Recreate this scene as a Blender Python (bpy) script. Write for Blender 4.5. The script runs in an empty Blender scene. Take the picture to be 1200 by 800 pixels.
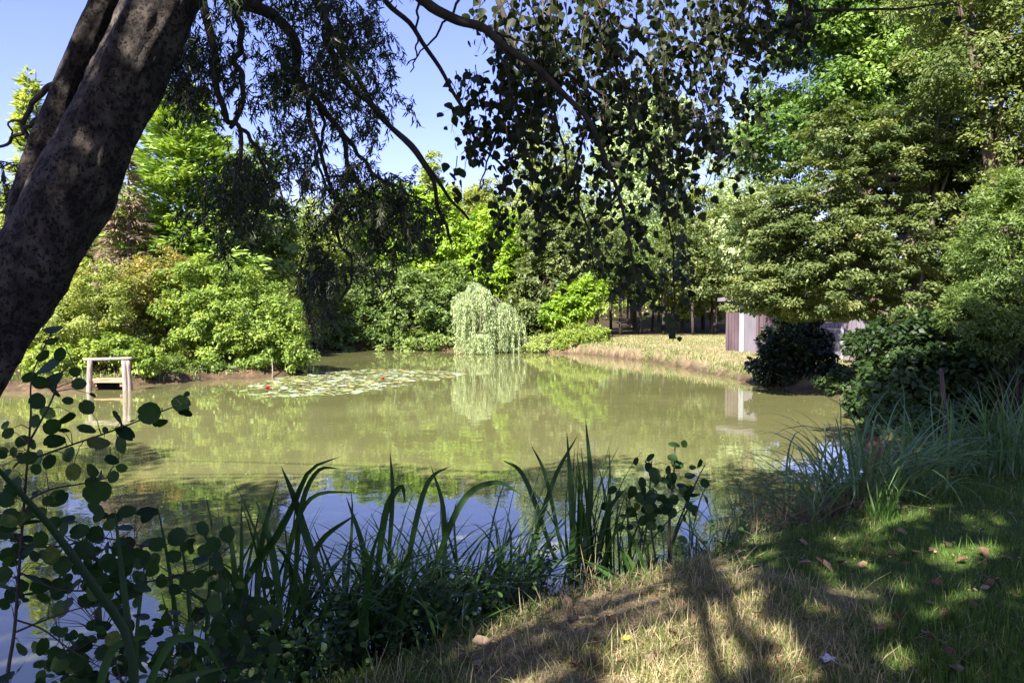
import bpy, math
import numpy as np
from math import radians, sin, cos, pi

# ------------------------------------------------------------------ camera, sky, sun, exposure
SC = bpy.context.scene
COL = SC.collection
FPX, EYE = 900.0, 2.1                       # focal length in pixels of a 1200 px wide frame, eye height over the water
PITCH = math.atan(40 / 900)
cam_d = bpy.data.cameras.new('camera'); cam = bpy.data.objects.new('camera', cam_d); COL.objects.link(cam)
cam.location = (0, 0, EYE); cam.rotation_euler = (pi / 2 - PITCH, 0, 0)
cam_d.sensor_width = 36; cam_d.lens = 36 * FPX / 1200
cam_d.clip_start = 0.05; cam_d.clip_end = 3000
SC.camera = cam
SUN_V = np.array([-0.42, -0.76, 0.84]); SUN_V /= np.linalg.norm(SUN_V)
SUN_EL = math.asin(SUN_V[2]); SUN_ROT = math.atan2(SUN_V[0], SUN_V[1])
W = bpy.data.worlds.new('World'); SC.world = W; W.use_nodes = True
nt = W.node_tree; bg = nt.nodes['Background']
sky = nt.nodes.new('ShaderNodeTexSky'); sky.sky_type = 'NISHITA'; sky.sun_disc = False
sky.sun_elevation = SUN_EL; sky.sun_rotation = SUN_ROT
sky.air_density = 1.0; sky.dust_density = .7; sky.ozone_density = 4.5
wb = nt.nodes.new('ShaderNodeMix'); wb.data_type = 'RGBA'; wb.blend_type = 'MULTIPLY'; wb.inputs[0].default_value = 1; wb.inputs[7].default_value = (1.06, .83, 1.12, 1)
nt.links.new(sky.outputs[0], wb.inputs[6]); nt.links.new(wb.outputs[2], bg.inputs[0]); bg.inputs[1].default_value = 0.08
sun_d = bpy.data.lights.new('sun', 'SUN'); sun = bpy.data.objects.new('sun', sun_d); COL.objects.link(sun)
sun_d.energy = 5.0; sun_d.angle = radians(0.53); sun_d.color = (1.0, 0.94, 0.84)
from mathutils import Vector
sun.rotation_euler = Vector(SUN_V).to_track_quat('Z', 'Y').to_euler()
SC.view_settings.view_transform = 'Standard'; SC.view_settings.look = 'None'
SC.view_settings.exposure = 1.92; SC.view_settings.gamma = 1.0; SC.view_settings.use_curve_mapping = False
SC.render.engine = 'CYCLES'
cy = SC.cycles
cy.max_bounces = 8; cy.diffuse_bounces = 3; cy.glossy_bounces = 3; cy.transmission_bounces = 4
cy.transparent_max_bounces = 4; cy.use_denoising = True; cy.denoiser = 'OPENIMAGEDENOISE'; cy.denoising_input_passes = 'RGB_ALBEDO_NORMAL'; cy.denoising_prefilter = 'ACCURATE'
cy.sample_clamp_indirect = 6; cy.caustics_reflective = False; cy.caustics_refractive = False
cy.use_adaptive_sampling = False

# ------------------------------------------------------------------ helpers
R = np.random.default_rng(11)
def nrm(v):
    v = np.asarray(v, float); return v / np.maximum(np.linalg.norm(v, axis=-1, keepdims=True), 1e-9)
FWD = np.array([0, cos(PITCH), -sin(PITCH)]); UPV = np.array([0, sin(PITCH), cos(PITCH)])
def at(px, py, y):
    """world point that the photograph shows at pixel (px, py) of 1200x800, y metres ahead"""
    d = FWD + np.array([1., 0, 0]) * (px - 600) / FPX - UPV * (py - 400) / FPX
    return np.array([0, 0, EYE]) + d * (y / d[1])
def to_px(p):
    p = np.asarray(p, float) - np.array([0, 0, EYE]); z = p @ FWD
    return 600 + FPX * p[..., 0] / z, 400 - FPX * (p @ UPV) / z
_tab = np.random.default_rng(5).random((256, 256))
def vnoise(x, y):
    x = np.asarray(x, float); y = np.asarray(y, float)
    xi = np.floor(x).astype(int); yi = np.floor(y).astype(int); fx = x - xi; fy = y - yi
    fx = fx * fx * (3 - 2 * fx); fy = fy * fy * (3 - 2 * fy)
    t = lambda a, b: _tab[a & 255, b & 255]
    return (t(xi, yi) * (1 - fx) + t(xi + 1, yi) * fx) * (1 - fy) + (t(xi, yi + 1) * (1 - fx) + t(xi + 1, yi + 1) * fx) * fy
def fbm(x, y, o=4):
    s = 0; a = .5
    for i in range(o):
        s = s + a * vnoise(x * 2 ** i + 17.3 * i, y * 2 ** i + 9.1 * i); a *= .5
    return s
def sstep(a, b, x):
    t = np.clip((np.asarray(x, float) - a) / (b - a), 0, 1); return t * t * (3 - 2 * t)
def smooth_line(pts, n):
    """Catmull-Rom through pts, n points evenly in parameter"""
    p = np.asarray(pts, float)
    if len(p) == 2: return p[0] + (p[1] - p[0]) * np.linspace(0, 1, n)[:, None]
    q = np.vstack([2 * p[0] - p[1], p, 2 * p[-1] - p[-2]])
    t = np.linspace(0, len(p) - 1 - 1e-6, n); i = t.astype(int); f = (t - i)[:, None]
    a, b, c, d = q[i], q[i + 1], q[i + 2], q[i + 3]
    return .5 * ((2 * b) + (c - a) * f + (2 * a - 5 * b + 4 * c - d) * f ** 2 + (3 * b - a - 3 * c + d) * f ** 3)

class MB:
    """collects geometry for ONE mesh object"""
    def __init__(s): s.v = []; s.li = []; s.lc = []; s.t = []; s.n = 0; s.m = []
    def add(s, v, idx, cnt, tint=0.5, mat=0):
        v = np.asarray(v, float).reshape(-1, 3); cnt = np.asarray(cnt, int).ravel()
        s.v.append(v); s.li.append(np.asarray(idx, int).ravel() + s.n); s.lc.append(cnt)
        s.t.append(np.broadcast_to(np.asarray(tint, float), cnt.shape)); s.m.append(np.full(cnt.shape, mat)); s.n += len(v)
    def mesh(s, name, mats, smooth=False):
        me = bpy.data.meshes.new(name)
        v = np.concatenate(s.v); li = np.concatenate(s.li); lc = np.concatenate(s.lc)
        me.vertices.add(len(v)); me.vertices.foreach_set('co', v.astype(np.float32).ravel())
        me.loops.add(len(li)); me.loops.foreach_set('vertex_index', li.astype(np.int32))
        me.polygons.add(len(lc)); ls = np.concatenate([[0], np.cumsum(lc)[:-1]])
        me.polygons.foreach_set('loop_start', ls.astype(np.int32))
        me.polygons.foreach_set('material_index', np.concatenate(s.m).astype(np.int32))
        me.polygons.foreach_set('use_smooth', np.full(len(lc), bool(smooth)))
        me.attributes.new('tint', 'FLOAT', 'FACE').data.foreach_set('value', np.concatenate(s.t).astype(np.float32))
        for m in (mats if isinstance(mats, (list, tuple)) else [mats]): me.materials.append(m)
        me.update(calc_edges=True); return me
    def build(s, name, mats, parent=None, smooth=False):
        o = bpy.data.objects.new(name, s.mesh(name, mats, smooth)); COL.objects.link(o)
        if parent is not None:
            o.parent = parent; w = Vector((0, 0, 0)); q = parent
            while q is not None: w += q.location; q = q.parent
            o.location = -w                       # vertices are given in world space
        return o
def tag(o, label=None, cat=None, group=None, kind=None):
    for k, v in (('label', label), ('category', cat), ('group', group), ('kind', kind)):
        if v: o[k] = v
    return o
def thing(name, label, cat, loc, group=None):
    o = bpy.data.objects.new(name, None); COL.objects.link(o); o.location = [float(c) for c in loc]
    o.empty_display_size = .1
    return tag(o, label, cat, group)

def tubes(mb, P, Rr, sides=5, tint=.5, cap=True, mat=0):
    """P (N,K,3) centre lines, Rr (N,K) radii -> N tubes"""
    P = np.asarray(P, float); Rr = np.asarray(Rr, float)
    if P.ndim == 2: P = P[None]; Rr = Rr[None]
    N, K, _ = P.shape; Rr = np.broadcast_to(Rr, (N, K))
    T = nrm(np.gradient(P, axis=1))
    mean = nrm(P[:, -1] - P[:, 0]); ref = np.where(np.abs(mean[:, :1]) < .7, np.array([[1., 0, 0]]), np.array([[0, 1., 0]]))
    A = nrm(np.cross(T, ref[:, None, :])); B = np.cross(T, A)
    th = np.arange(sides) * 2 * pi / sides
    V = P[:, :, None, :] + Rr[:, :, None, None] * (np.cos(th)[None, None, :, None] * A[:, :, None, :] + np.sin(th)[None, None, :, None] * B[:, :, None, :])
    k = np.arange(K - 1)[:, None] * sides; j = np.arange(sides)[None, :]; j2 = (j + 1) % sides
    q = np.stack([k + j, k + j2, k + sides + j2, k + sides + j], -1).reshape(-1, 4)
    idx = (np.arange(N)[:, None, None] * K * sides + q[None]).reshape(-1)
    tt = np.repeat(np.broadcast_to(np.asarray(tint, float), (N,)), len(q))
    mb.add(V, idx, np.full(N * len(q), 4), tt, mat)
    if cap:
        off = np.arange(N)[:, None] * K * sides
        c = np.concatenate([(off + np.arange(sides)[::-1][None]), (off + (K - 1) * sides + np.arange(sides)[None])], 0)
        mb.v.append(np.zeros((0, 3))); mb.li.append(c.ravel() + mb.n - N * K * sides); mb.lc.append(np.full(2 * N, sides))
        mb.t.append(np.full(2 * N, .5)); mb.m.append(np.full(2 * N, mat))
def tube(mb, pts, r, n=None, sides=8, tint=.5, mat=0, rough=0):
    n = n or max(6, len(pts) * 4)
    P = smooth_line(pts, n); rr = np.interp(np.linspace(0, 1, n), np.linspace(0, 1, len(r)), r) if hasattr(r, '__len__') else np.full(n, r)
    if rough: rr = rr * (1 + rough * (R.random(n) - .5))
    tubes(mb, P, rr, sides, tint, True, mat); return P
def box(mb, c, size, rot=0., tint=.5, mat=0, bevel=.0):
    sx, sy, sz = np.array(size) / 2; cs, sn = cos(rot), sin(rot)
    if bevel:
        b = bevel; pr = np.array([[-sx + b, -sy], [sx - b, -sy], [sx, -sy + b], [sx, sy - b], [sx - b, sy], [-sx + b, sy], [-sx, sy - b], [-sx, -sy + b]])
    else: pr = np.array([[-sx, -sy], [sx, -sy], [sx, sy], [-sx, sy]])
    n = len(pr); xy = np.stack([pr[:, 0] * cs - pr[:, 1] * sn, pr[:, 0] * sn + pr[:, 1] * cs], 1)
    v = np.vstack([np.c_[xy, np.full(n, -sz)], np.c_[xy, np.full(n, sz)]]) + np.asarray(c)
    idx = list(range(n))[::-1] + list(range(n, 2 * n)); cnt = [n, n]
    for i in range(n): j = (i + 1) % n; idx += [i, j, n + j, n + i]; cnt.append(4)
    mb.add(v, idx, cnt, tint, mat)

# leaf templates: (u along, v across, w normal), faces
def _tm(v, f): return np.array(v, float), f
T_DIA = _tm([(0, 0, 0), (.45, .5, .06), (1, 0, 0), (.45, -.5, .06)], [(0, 1, 2, 3)])
T_LANCE = _tm([(0, 0, 0), (.3, .5, .05), (.7, .36, -.05), (1, 0, -.12), (.7, -.36, -.05), (.3, -.5, .05), (.5, 0, -.06)], [(0, 6, 2, 1), (6, 3, 2), (0, 5, 4, 6), (6, 4, 3)])
T_ROUND = _tm([(0, 0, 0), (.12, .32, .03), (.38, .5, .05), (.68, .46, .02), (.92, .22, -.05), (.94, 0, -.09), (.92, -.22, -.05), (.68, -.46, .0), (.38, -.5, .06), (.12, -.32, .04), (.5, 0, -.02)],
              [(0, 10, 3, 2, 1), (10, 5, 4, 3), (0, 9, 8, 7, 10), (10, 7, 6, 5)])
T_ALD = _tm([(0, 0, 0), (.08, .22, .03), (.26, .44, .06), (.52, .5, .04), (.74, .42, -.02), (.9, .26, -.07), (.95, .1, -.1), (.89, 0, -.08), (.96, -.12, -.1), (.88, -.3, -.06), (.7, -.45, .0), (.46, -.51, .06), (.22, -.4, .08), (.07, -.2, .04), (.3, 0, -.015), (.62, 0, -.035)],
              [(0, 14, 2, 1), (14, 3, 2), (14, 15, 4, 3), (15, 5, 4), (15, 7, 6, 5), (0, 13, 12, 14), (14, 12, 11), (14, 11, 10, 15), (15, 10, 9), (15, 9, 8, 7)])
T_POP = _tm([(0, 0, 0), (.06, .3, .04), (.3, .52, .08), (.62, .34, .03), (1, 0, -.1), (.62, -.34, .03), (.3, -.52, .08), (.06, -.3, .04), (.5, 0, -.03)],
            [(0, 8, 3, 2, 1), (8, 4, 3), (0, 7, 6, 5, 8), (8, 5, 4)])
def leaves(mb, pos, axis, normal, L, Wd, tm, tint, mat=0):
    T, F = tm; pos = np.asarray(pos, float); N = len(pos)
    if N == 0: return
    axis = nrm(axis); side = nrm(np.cross(normal, axis)); n2 = np.cross(axis, side)
    L = np.broadcast_to(np.asarray(L, float), (N,))[:, None, None]; Wd = np.broadcast_to(np.asarray(Wd, float), (N,))[:, None, None]
    V = pos[:, None, :] + L * T[None, :, 0:1] * axis[:, None, :] + Wd * (T[None, :, 1:2] * side[:, None, :] + T[None, :, 2:3] * n2[:, None, :])
    f = np.concatenate([np.array(a) for a in F]); c = np.array([len(a) for a in F]); m = len(T)
    mb.add(V, (np.arange(N)[:, None] * m + f[None]).ravel(), np.tile(c, N), np.repeat(np.broadcast_to(np.asarray(tint, float), (N,)), len(c)), mat)
def rdir(n, r=None):
    r = r or R; return nrm(r.normal(size=(n, 3)))
def blades(mb, base, az, length, el0, bend, width, K=7, tint=.5, fold=.12, tip=2.2, wob=.0, mat=0):
    """arching strap leaves: base (N,3), azimuth, length, start elevation, total bend (rad), width"""
    N = len(base); b = lambda a: np.broadcast_to(np.asarray(a, float), (N,))
    az, length, el0, bend, width, tint = map(b, (az, length, el0, bend, width, tint))
    s = np.linspace(0, 1, K + 1); el = el0[:, None] - bend[:, None] * s[None] ** 1.6
    az2 = az[:, None] + wob * (R.random((N, 1)) - .5) * s[None] ** 2
    stp = length[:, None] / K
    h = np.cumsum(np.c_[np.zeros(N), (np.cos(el) * stp)[:, :-1]], 1); z = np.cumsum(np.c_[np.zeros(N), (np.sin(el) * stp)[:, :-1]], 1)
    P = base[:, None, :] + np.stack([h * np.cos(az2), h * np.sin(az2), z], -1)
    tw = (R.random(N) - .5) * 1.2
    sd0 = np.stack([-np.sin(az2), np.cos(az2), np.zeros_like(az2)], -1)
    Tn = np.stack([np.cos(el) * np.cos(az2), np.cos(el) * np.sin(az2), np.sin(el)], -1); up = np.cross(Tn, sd0)
    sd = sd0 * np.cos(tw)[:, None, None] + up * np.sin(tw)[:, None, None]; nn = np.cross(Tn, sd)
    wd = width[:, None] * .5 * (1 - s[None] ** tip) * (0.55 + .45 * np.minimum(1, s[None] * 5)) + .0004
    if fold:
        V = np.stack([P + sd * wd[..., None], P - nn * wd[..., None] * fold * 4, P - sd * wd[..., None]], 2); m = 3
    else:
        V = np.stack([P + sd * wd[..., None], P - sd * wd[..., None]], 2); m = 2
    q = np.concatenate([np.array([[k * m + a, k * m + a + 1, (k + 1) * m + a + 1, (k + 1) * m + a]]) for k in range(K) for a in range(m - 1)])
    idx = (np.arange(N)[:, None, None] * (K + 1) * m + q[None]).ravel()
    mb.add(V, idx, np.full(N * len(q), 4), np.repeat(tint, len(q)), mat)

# ------------------------------------------------------------------ materials
def new_mat(name):
    m = bpy.data.materials.new(name); m.use_nodes = True; t = m.node_tree
    return m, t, t.nodes['Principled BSDF'], t.nodes['Material Output']
def ramp(t, src, stops):
    r = t.nodes.new('ShaderNodeValToRGB'); e = r.color_ramp.elements
    while len(e) < len(stops): e.new(.5)
    for x, (p, c) in zip(e, stops): x.position = p; x.color = (*c, 1)
    t.links.new(src, r.inputs[0]); return r
def leaf_mat(name, dark, mid, light, odd=None, trans=.4, rough=.45, spec=.35, veins=0, gain=1.0):
    dark, mid, light = [tuple(gain * v for v in c_) for c_ in (dark, mid, light)]
    m, t, b, out = new_mat(name)
    a = t.nodes.new('ShaderNodeAttribute'); a.attribute_name = 'tint'
    st = [(0, dark), (.5, mid), (.88, light)] + ([(1.0, odd)] if odd else [])
    src = a.outputs['Fac']
    if veins:
        g = t.nodes.new('ShaderNodeNewGeometry'); nz = t.nodes.new('ShaderNodeTexNoise'); nz.inputs['Scale'].default_value = veins
        nz.inputs['Detail'].default_value = 3; t.links.new(g.outputs['Position'], nz.inputs['Vector'])
        mm = t.nodes.new('ShaderNodeMath'); mm.operation = 'MULTIPLY_ADD'; mm.inputs[1].default_value = .5; mm.inputs[2].default_value = -.25
        t.links.new(nz.outputs['Fac'], mm.inputs[0]); ad = t.nodes.new('ShaderNodeMath'); ad.operation = 'ADD'
        t.links.new(mm.outputs[0], ad.inputs[0]); t.links.new(src, ad.inputs[1]); src = ad.outputs[0]
    r = ramp(t, src, st)
    t.links.new(r.outputs[0], b.inputs['Base Color']); b.inputs['Roughness'].default_value = rough
    b.inputs['Specular IOR Level'].default_value = spec
    tr = t.nodes.new('ShaderNodeBsdfTranslucent'); mx = t.nodes.new('ShaderNodeMixShader'); mx.inputs[0].default_value = trans
    hs = t.nodes.new('ShaderNodeMix'); hs.data_type = 'RGBA'; hs.blend_type = 'MULTIPLY'; hs.inputs[0].default_value = 1
    t.links.new(r.outputs[0], hs.inputs[6]); hs.inputs[7].default_value = (1.5, 1.45, .55, 1)
    t.links.new(hs.outputs[2], tr.inputs['Color'])
    t.links.new(b.outputs[0], mx.inputs[1]); t.links.new(tr.outputs[0], mx.inputs[2]); t.links.new(mx.outputs[0], out.inputs[0])
    return m
def simple_noise_mat(name, c1, c2, scale=8, rough=.8, stretch=(1, 1, 1), bump=.3, detail=6, c3=None, spec=.3, bdist=.02):
    m, t, b, out = new_mat(name)
    tc = t.nodes.new('ShaderNodeTexCoord'); mp = t.nodes.new('ShaderNodeMapping'); mp.inputs['Scale'].default_value = stretch
    t.links.new(tc.outputs['Object'], mp.inputs[0])
    n = t.nodes.new('ShaderNodeTexNoise'); n.inputs['Scale'].default_value = scale; n.inputs['Detail'].default_value = detail
    n.inputs['Roughness'].default_value = .65; t.links.new(mp.outputs[0], n.inputs['Vector'])
    r = ramp(t, n.outputs['Fac'], [(.3, c1), (.62, c2)] + ([(.75, c3)] if c3 else []))
    t.links.new(r.outputs[0], b.inputs['Base Color']); b.inputs['Roughness'].default_value = rough
    b.inputs['Specular IOR Level'].default_value = spec
    bp = t.nodes.new('ShaderNodeBump'); bp.inputs['Strength'].default_value = bump; bp.inputs['Distance'].default_value = bdist
    t.links.new(n.outputs['Fac'], bp.inputs['Height']); t.links.new(bp.outputs[0], b.inputs['Normal'])
    return m
M = {}
M['bark'] = simple_noise_mat('bark_brown', (.05, .035, .025), (.16, .12, .09), 9, .9, (1, 1, .25), .6)
M['bark_grey'] = simple_noise_mat('bark_grey', (.08, .07, .06), (.22, .19, .16), 9, .9, (1, 1, .25), .6)
M['bark_dark'] = simple_noise_mat('bark_dark', (.025, .02, .018), (.07, .055, .045), 14, .9, (1, 1, .4), .5)
M['twig'] = simple_noise_mat('twig_bark', (.04, .03, .025), (.12, .085, .06), 20, .8, (1, 1, 1), .3)
# the spotted bark of the leaning trunk: pale grey-brown skin with dark diamond lenticels and paler patches
m, t, b, out = new_mat('bark_spotted'); M['bark_spot'] = m
tc = t.nodes.new('ShaderNodeTexCoord'); mp = t.nodes.new('ShaderNodeMapping'); mp.inputs['Scale'].default_value = (1, 1, .8); t.links.new(tc.outputs['Object'], mp.inputs[0])
wz = t.nodes.new('ShaderNodeTexNoise'); wz.inputs['Scale'].default_value = 60; wz.inputs['Detail'].default_value = 5; t.links.new(mp.outputs[0], wz.inputs['Vector'])
wm = t.nodes.new('ShaderNodeMix'); wm.data_type = 'RGBA'; wm.blend_type = 'LINEAR_LIGHT'; wm.inputs[0].default_value = .022
t.links.new(mp.outputs[0], wm.inputs[6]); t.links.new(wz.outputs['Color'], wm.inputs[7])
vo = t.nodes.new('ShaderNodeTexVoronoi'); vo.inputs['Scale'].default_value = 46; t.links.new(wm.outputs[2], vo.inputs['Vector'])
n1 = t.nodes.new('ShaderNodeTexNoise'); n1.inputs['Scale'].default_value = 9; n1.inputs['Detail'].default_value = 10; n1.inputs['Roughness'].default_value = .72; t.links.new(mp.outputs[0], n1.inputs['Vector'])
base = ramp(t, n1.outputs['Fac'], [(.3, (.012, .010, .010)), (.5, (.046, .036, .031)), (.68, (.12, .098, .082))])
th = t.nodes.new('ShaderNodeMath'); th.operation = 'MULTIPLY_ADD'; th.inputs[1].default_value = -1.1; th.inputs[2].default_value = .98; t.links.new(n1.outputs['Fac'], th.inputs[0])
sp = t.nodes.new('ShaderNodeMath'); sp.operation = 'LESS_THAN'; t.links.new(vo.outputs['Distance'], sp.inputs[0]); t.links.new(th.outputs[0], sp.inputs[1])
mx = t.nodes.new('ShaderNodeMix'); mx.data_type = 'RGBA'; t.links.new(sp.outputs[0], mx.inputs[0]); t.links.new(base.outputs[0], mx.inputs[6]); mx.inputs[7].default_value = (.012, .009, .009, 1)
t.links.new(mx.outputs[2], b.inputs['Base Color']); b.inputs['Roughness'].default_value = .85; b.inputs['Specular IOR Level'].default_value = .25
hh = t.nodes.new('ShaderNodeMath'); hh.operation = 'MULTIPLY_ADD'; hh.inputs[1].default_value = 1.0; t.links.new(n1.outputs['Fac'], hh.inputs[0]); t.links.new(sp.outputs[0], hh.inputs[2])
bp = t.nodes.new('ShaderNodeBump'); bp.inputs['Strength'].default_value = 1; bp.inputs['Distance'].default_value = .03; t.links.new(hh.outputs[0], bp.inputs['Height']); t.links.new(bp.outputs[0], b.inputs['Normal'])

G = lambda *a, **k: leaf_mat(*a, **k)
M['lime'] = G('leaf_lime', (0.07, 0.125, 0.012), (0.135, 0.21, 0.018), (0.21, 0.29, 0.03), gain=1.61)
M['fresh'] = G('leaf_fresh', (0.06, 0.1, 0.018), (0.12, 0.17, 0.03), (0.19, 0.24, 0.05), (.28, .27, .07), gain=1.84)
M['yellowgreen'] = G('leaf_yellowgreen', (0.08, 0.105, 0.022), (0.14, 0.17, 0.036), (0.21, 0.235, 0.06), (.33, .22, .07), gain=1.77)
M['orange'] = G('leaf_orange', (0.09, 0.1, 0.025), (0.16, 0.16, 0.042), (0.24, 0.2, 0.055), (.36, .17, .06), gain=1.61)
M['olive'] = G('leaf_olive', (.045, .068, .02), (.09, .12, .037), (.16, .188, .064), (.22, .205, .08), gain=1.4)
M['mid'] = G('leaf_mid', (0.034, 0.058, 0.014), (0.065, 0.098, 0.024), (0.115, 0.15, 0.042), gain=2.06)
M['mid2'] = G('leaf_vivid_mid', (.03, .065, .012), (.07, .125, .02), (.13, .19, .04), gain=1.6)
M['olive2'] = G('leaf_warm_olive', (.05, .074, .018), (.095, .125, .03), (.155, .18, .052), (.21, .2, .07), gain=1.5)
M['dark'] = G('leaf_dark', (.018, .038, .012), (.033, .062, .018), (.06, .095, .03), gain=1.3)
M['verydark'] = G('leaf_verydark', (.008, .016, .007), (.014, .028, .01), (.025, .045, .016), trans=.12)
M['pale'] = G('leaf_pale', (.10, .14, .07), (.17, .21, .11), (.26, .30, .17), gain=2.14)
M['palelime'] = G('leaf_palelime', (.10, .14, .04), (.17, .21, .06), (.25, .28, .10), gain=1.77)
M['brush'] = G('leaf_brown_brush', (.10, .075, .05), (.19, .145, .095), (.28, .22, .15), trans=.15, spec=.1)
M['conifer'] = G('needle_bright', (0.055, 0.1, 0.02), (0.105, 0.165, 0.032), (0.18, 0.245, 0.055), trans=.2, gain=1.84)
M['near_pop'] = G('leaf_poplar', (.012, .021, .008), (.024, .036, .012), (.05, .068, .022), trans=.3, rough=.5, spec=.3)
M['near_wil'] = G('leaf_contorted_willow', (.014, .024, .008), (.026, .042, .014), (.048, .07, .025), trans=.2)
M['alder'] = G('leaf_alder', (.016, .045, .010), (.03, .072, .014), (.055, .11, .022), (.12, .14, .03), trans=.32, rough=.55, spec=.22, veins=60, gain=.85)
M['sedge'] = G('leaf_sedge', (.022, .05, .018), (.05, .098, .036), (.10, .16, .06), (.26, .2, .09), trans=.22, rough=.36, spec=.5, gain=1.70)
M['iris'] = G('leaf_iris', (.014, .038, .008), (.036, .085, .018), (.075, .15, .03), (.22, .2, .05), trans=.3, rough=.5, spec=.25)
M['grass'] = G('grass_blades', (.05, .11, .016), (.10, .18, .03), (.17, .19, .055), (.5, .41, .25), trans=.3, rough=.55, spec=.25)
M['dry'] = G('dry_stalks', (.10, .07, .045), (.22, .165, .10), (.36, .28, .18), trans=.15, rough=.7, spec=.15)
M['herb'] = G('leaf_herb', (.025, .06, .014), (.05, .10, .024), (.09, .16, .04), (.2, .17, .06), trans=.28)
M['reed'] = G('leaf_reed', (.16, .22, .03), (.24, .32, .05), (.32, .40, .08), trans=.3)
M['fallen'] = G('fallen_leaf', (.08, .045, .025), (.2, .12, .065), (.34, .24, .15), (.42, .33, .26), trans=.08, rough=.65, spec=.25)
M['yellow_leaf'] = G('yellow_leaf', (.45, .42, .05), (.5, .48, .07), (.55, .5, .1), trans=.2)
M['wood'] = simple_noise_mat('weathered_wood', (.13, .10, .088), (.33, .27, .24), 6, .85, (3, 3, .6), .4)
M['deck'] = simple_noise_mat('deck_wood', (.26, .17, .10), (.42, .29, .18), 6, .85, (.6, 3, 3), .4)
M['stake'] = simple_noise_mat('stake_wood', (.06, .045, .035), (.14, .10, .08), 12, .9, (1, 1, .2), .5)
M['dry_wood'] = simple_noise_mat('dry_twig_wood', (.10, .07, .05), (.24, .18, .13), 30, .9)
M['log'] = simple_noise_mat('log_bark', (.25, .21, .18), (.45, .4, .36), 8, .85, (1, 1, 1), .4)
M['lilac'] = simple_noise_mat('lilac_boards', (.12, .10, .125), (.165, .14, .17), 3, .7, (1, 1, .3), .15)
M['mauve'] = simple_noise_mat('mauve_shade_boards', (.06, .04, .047), (.10, .068, .078), 3, .75, (1, 1, .3), .15)  # mauve of the posts, also painted shade on the left boards
M['trim'] = simple_noise_mat('white_trim', (.2, .21, .225), (.26, .27, .285), 5, .6, (1, 1, .3), .08)
M['door'] = simple_noise_mat('pale_lilac_door', (.11, .098, .115), (.145, .13, .15), 4, .6, (1, 1, .3), .1)
M['roofm'] = simple_noise_mat('roof_felt', (.12, .10, .10), (.2, .17, .17), 10, .9)
M['dark_in'] = simple_noise_mat('dark_glass', (.02, .025, .03), (.05, .06, .07), 4, .15, bump=.02)
M['pad_g'] = G('pad_green', (.16, .20, .07), (.24, .28, .11), (.33, .36, .17), trans=.1, rough=.3, spec=.6)
M['pad_s'] = G('pad_silver', (.22, .27, .17), (.32, .36, .24), (.42, .45, .32), trans=.1, rough=.28, spec=.7)
M['pad_y'] = G('pad_yellow', (.24, .22, .06), (.30, .27, .08), (.36, .31, .11), trans=.1, rough=.35, spec=.5)
M['pad_r'] = G('pad_bronze', (.10, .065, .035), (.16, .11, .06), (.24, .17, .09), trans=.08, rough=.35, spec=.5)
M['petal'] = G('petal_pink', (.28, .03, .06), (.36, .05, .09), (.45, .13, .17), trans=.3)
M['stamen'] = G('stamen', (.6, .4, .05), (.7, .5, .08), (.8, .6, .1), trans=.1)
M['paper'] = simple_noise_mat('white_paper', (.62, .63, .68), (.8, .8, .82), 30, .7, bump=.2)

# ------------------------------------------------------------------ terrain and water
POND = np.array([(-26, -2), (-12, 1.2), (-6, 3.0), (-4.2, 3.75), (-3.2, 3.75), (-2.6, 3.6), (-1.9, 3.75), (-1.2, 4.15), (-.6, 4.7), (0, 5.2), (.9, 5.85), (1.8, 6.5), (2.9, 7.4),
    (4.2, 8.9), (5.3, 11.5), (6.6, 14.5), (7.5, 17.5), (7.5, 19), (6.9, 20.3), (6.4, 23), (5.9, 27), (4.7, 31), (3.2, 34.2), (1.5, 35.6), (0, 36.3), (-5, 37.5), (-9.6, 37.9), (-10.2, 34),
    (-8.2, 28), (-6.6, 24.4), (-6.8, 23.2), (-8.7, 22.0), (-10.0, 20.5), (-11.2, 19.5), (-14, 18.8), (-20, 17.5), (-27, 10)])
def pond_sd(x, y):
    """signed distance to the shoreline, positive on land"""
    p = np.stack([np.asarray(x, float).ravel(), np.asarray(y, float).ravel()], 1); d = np.full(len(p), 1e9); ins = np.zeros(len(p), bool)
    for a, b in zip(POND, np.roll(POND, -1, 0)):
        e = b - a; t = np.clip(((p - a) @ e) / (e @ e), 0, 1); q = a + t[:, None] * e; d = np.minimum(d, np.hypot(*(p - q).T))
        c = (a[1] > p[:, 1]) != (b[1] > p[:, 1]); xx = (b[0] - a[0]) * (p[:, 1] - a[1]) / (b[1] - a[1] + 1e-12) + a[0]; ins ^= c & (p[:, 0] < xx)
    return np.where(ins, -d, d).reshape(np.shape(x))
def ground_z(x, y):
    x = np.asarray(x, float); y = np.asarray(y, float)
    sd = pond_sd(x, y) + (fbm(x * 1.3, y * 1.3, 3) - .45) * .35
    near = sstep(11, 7, y)
    h = np.where(sd < 0, -.7 * sstep(0, 1.6, -sd), (.2 + .1 * near) * sstep(0, .28 + .5 * near, sd) + .12 * (1 - np.exp(-np.maximum(sd, 0) / 2.2)))
    land = sstep(0, .4, sd)
    h = h + land * (.05 * (fbm(x * 2.2, y * 2.2, 4) - .45) + .02 * (fbm(x * 9, y * 9, 3) - .45))
    h = h + land * (.25 * sstep(20, 32, y) + 4.5 * sstep(45, 110, np.hypot(x, y)) + 8 * sstep(110, 300, np.hypot(x, y)))
    h = h - land * near * .12 * sstep(.2, -2.4, x) * sstep(0, 3, x + 6)
    return h
def axis_of(parts):
    a = np.concatenate([np.arange(*p) for p in parts]); return np.unique(np.round(a, 4))
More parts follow.
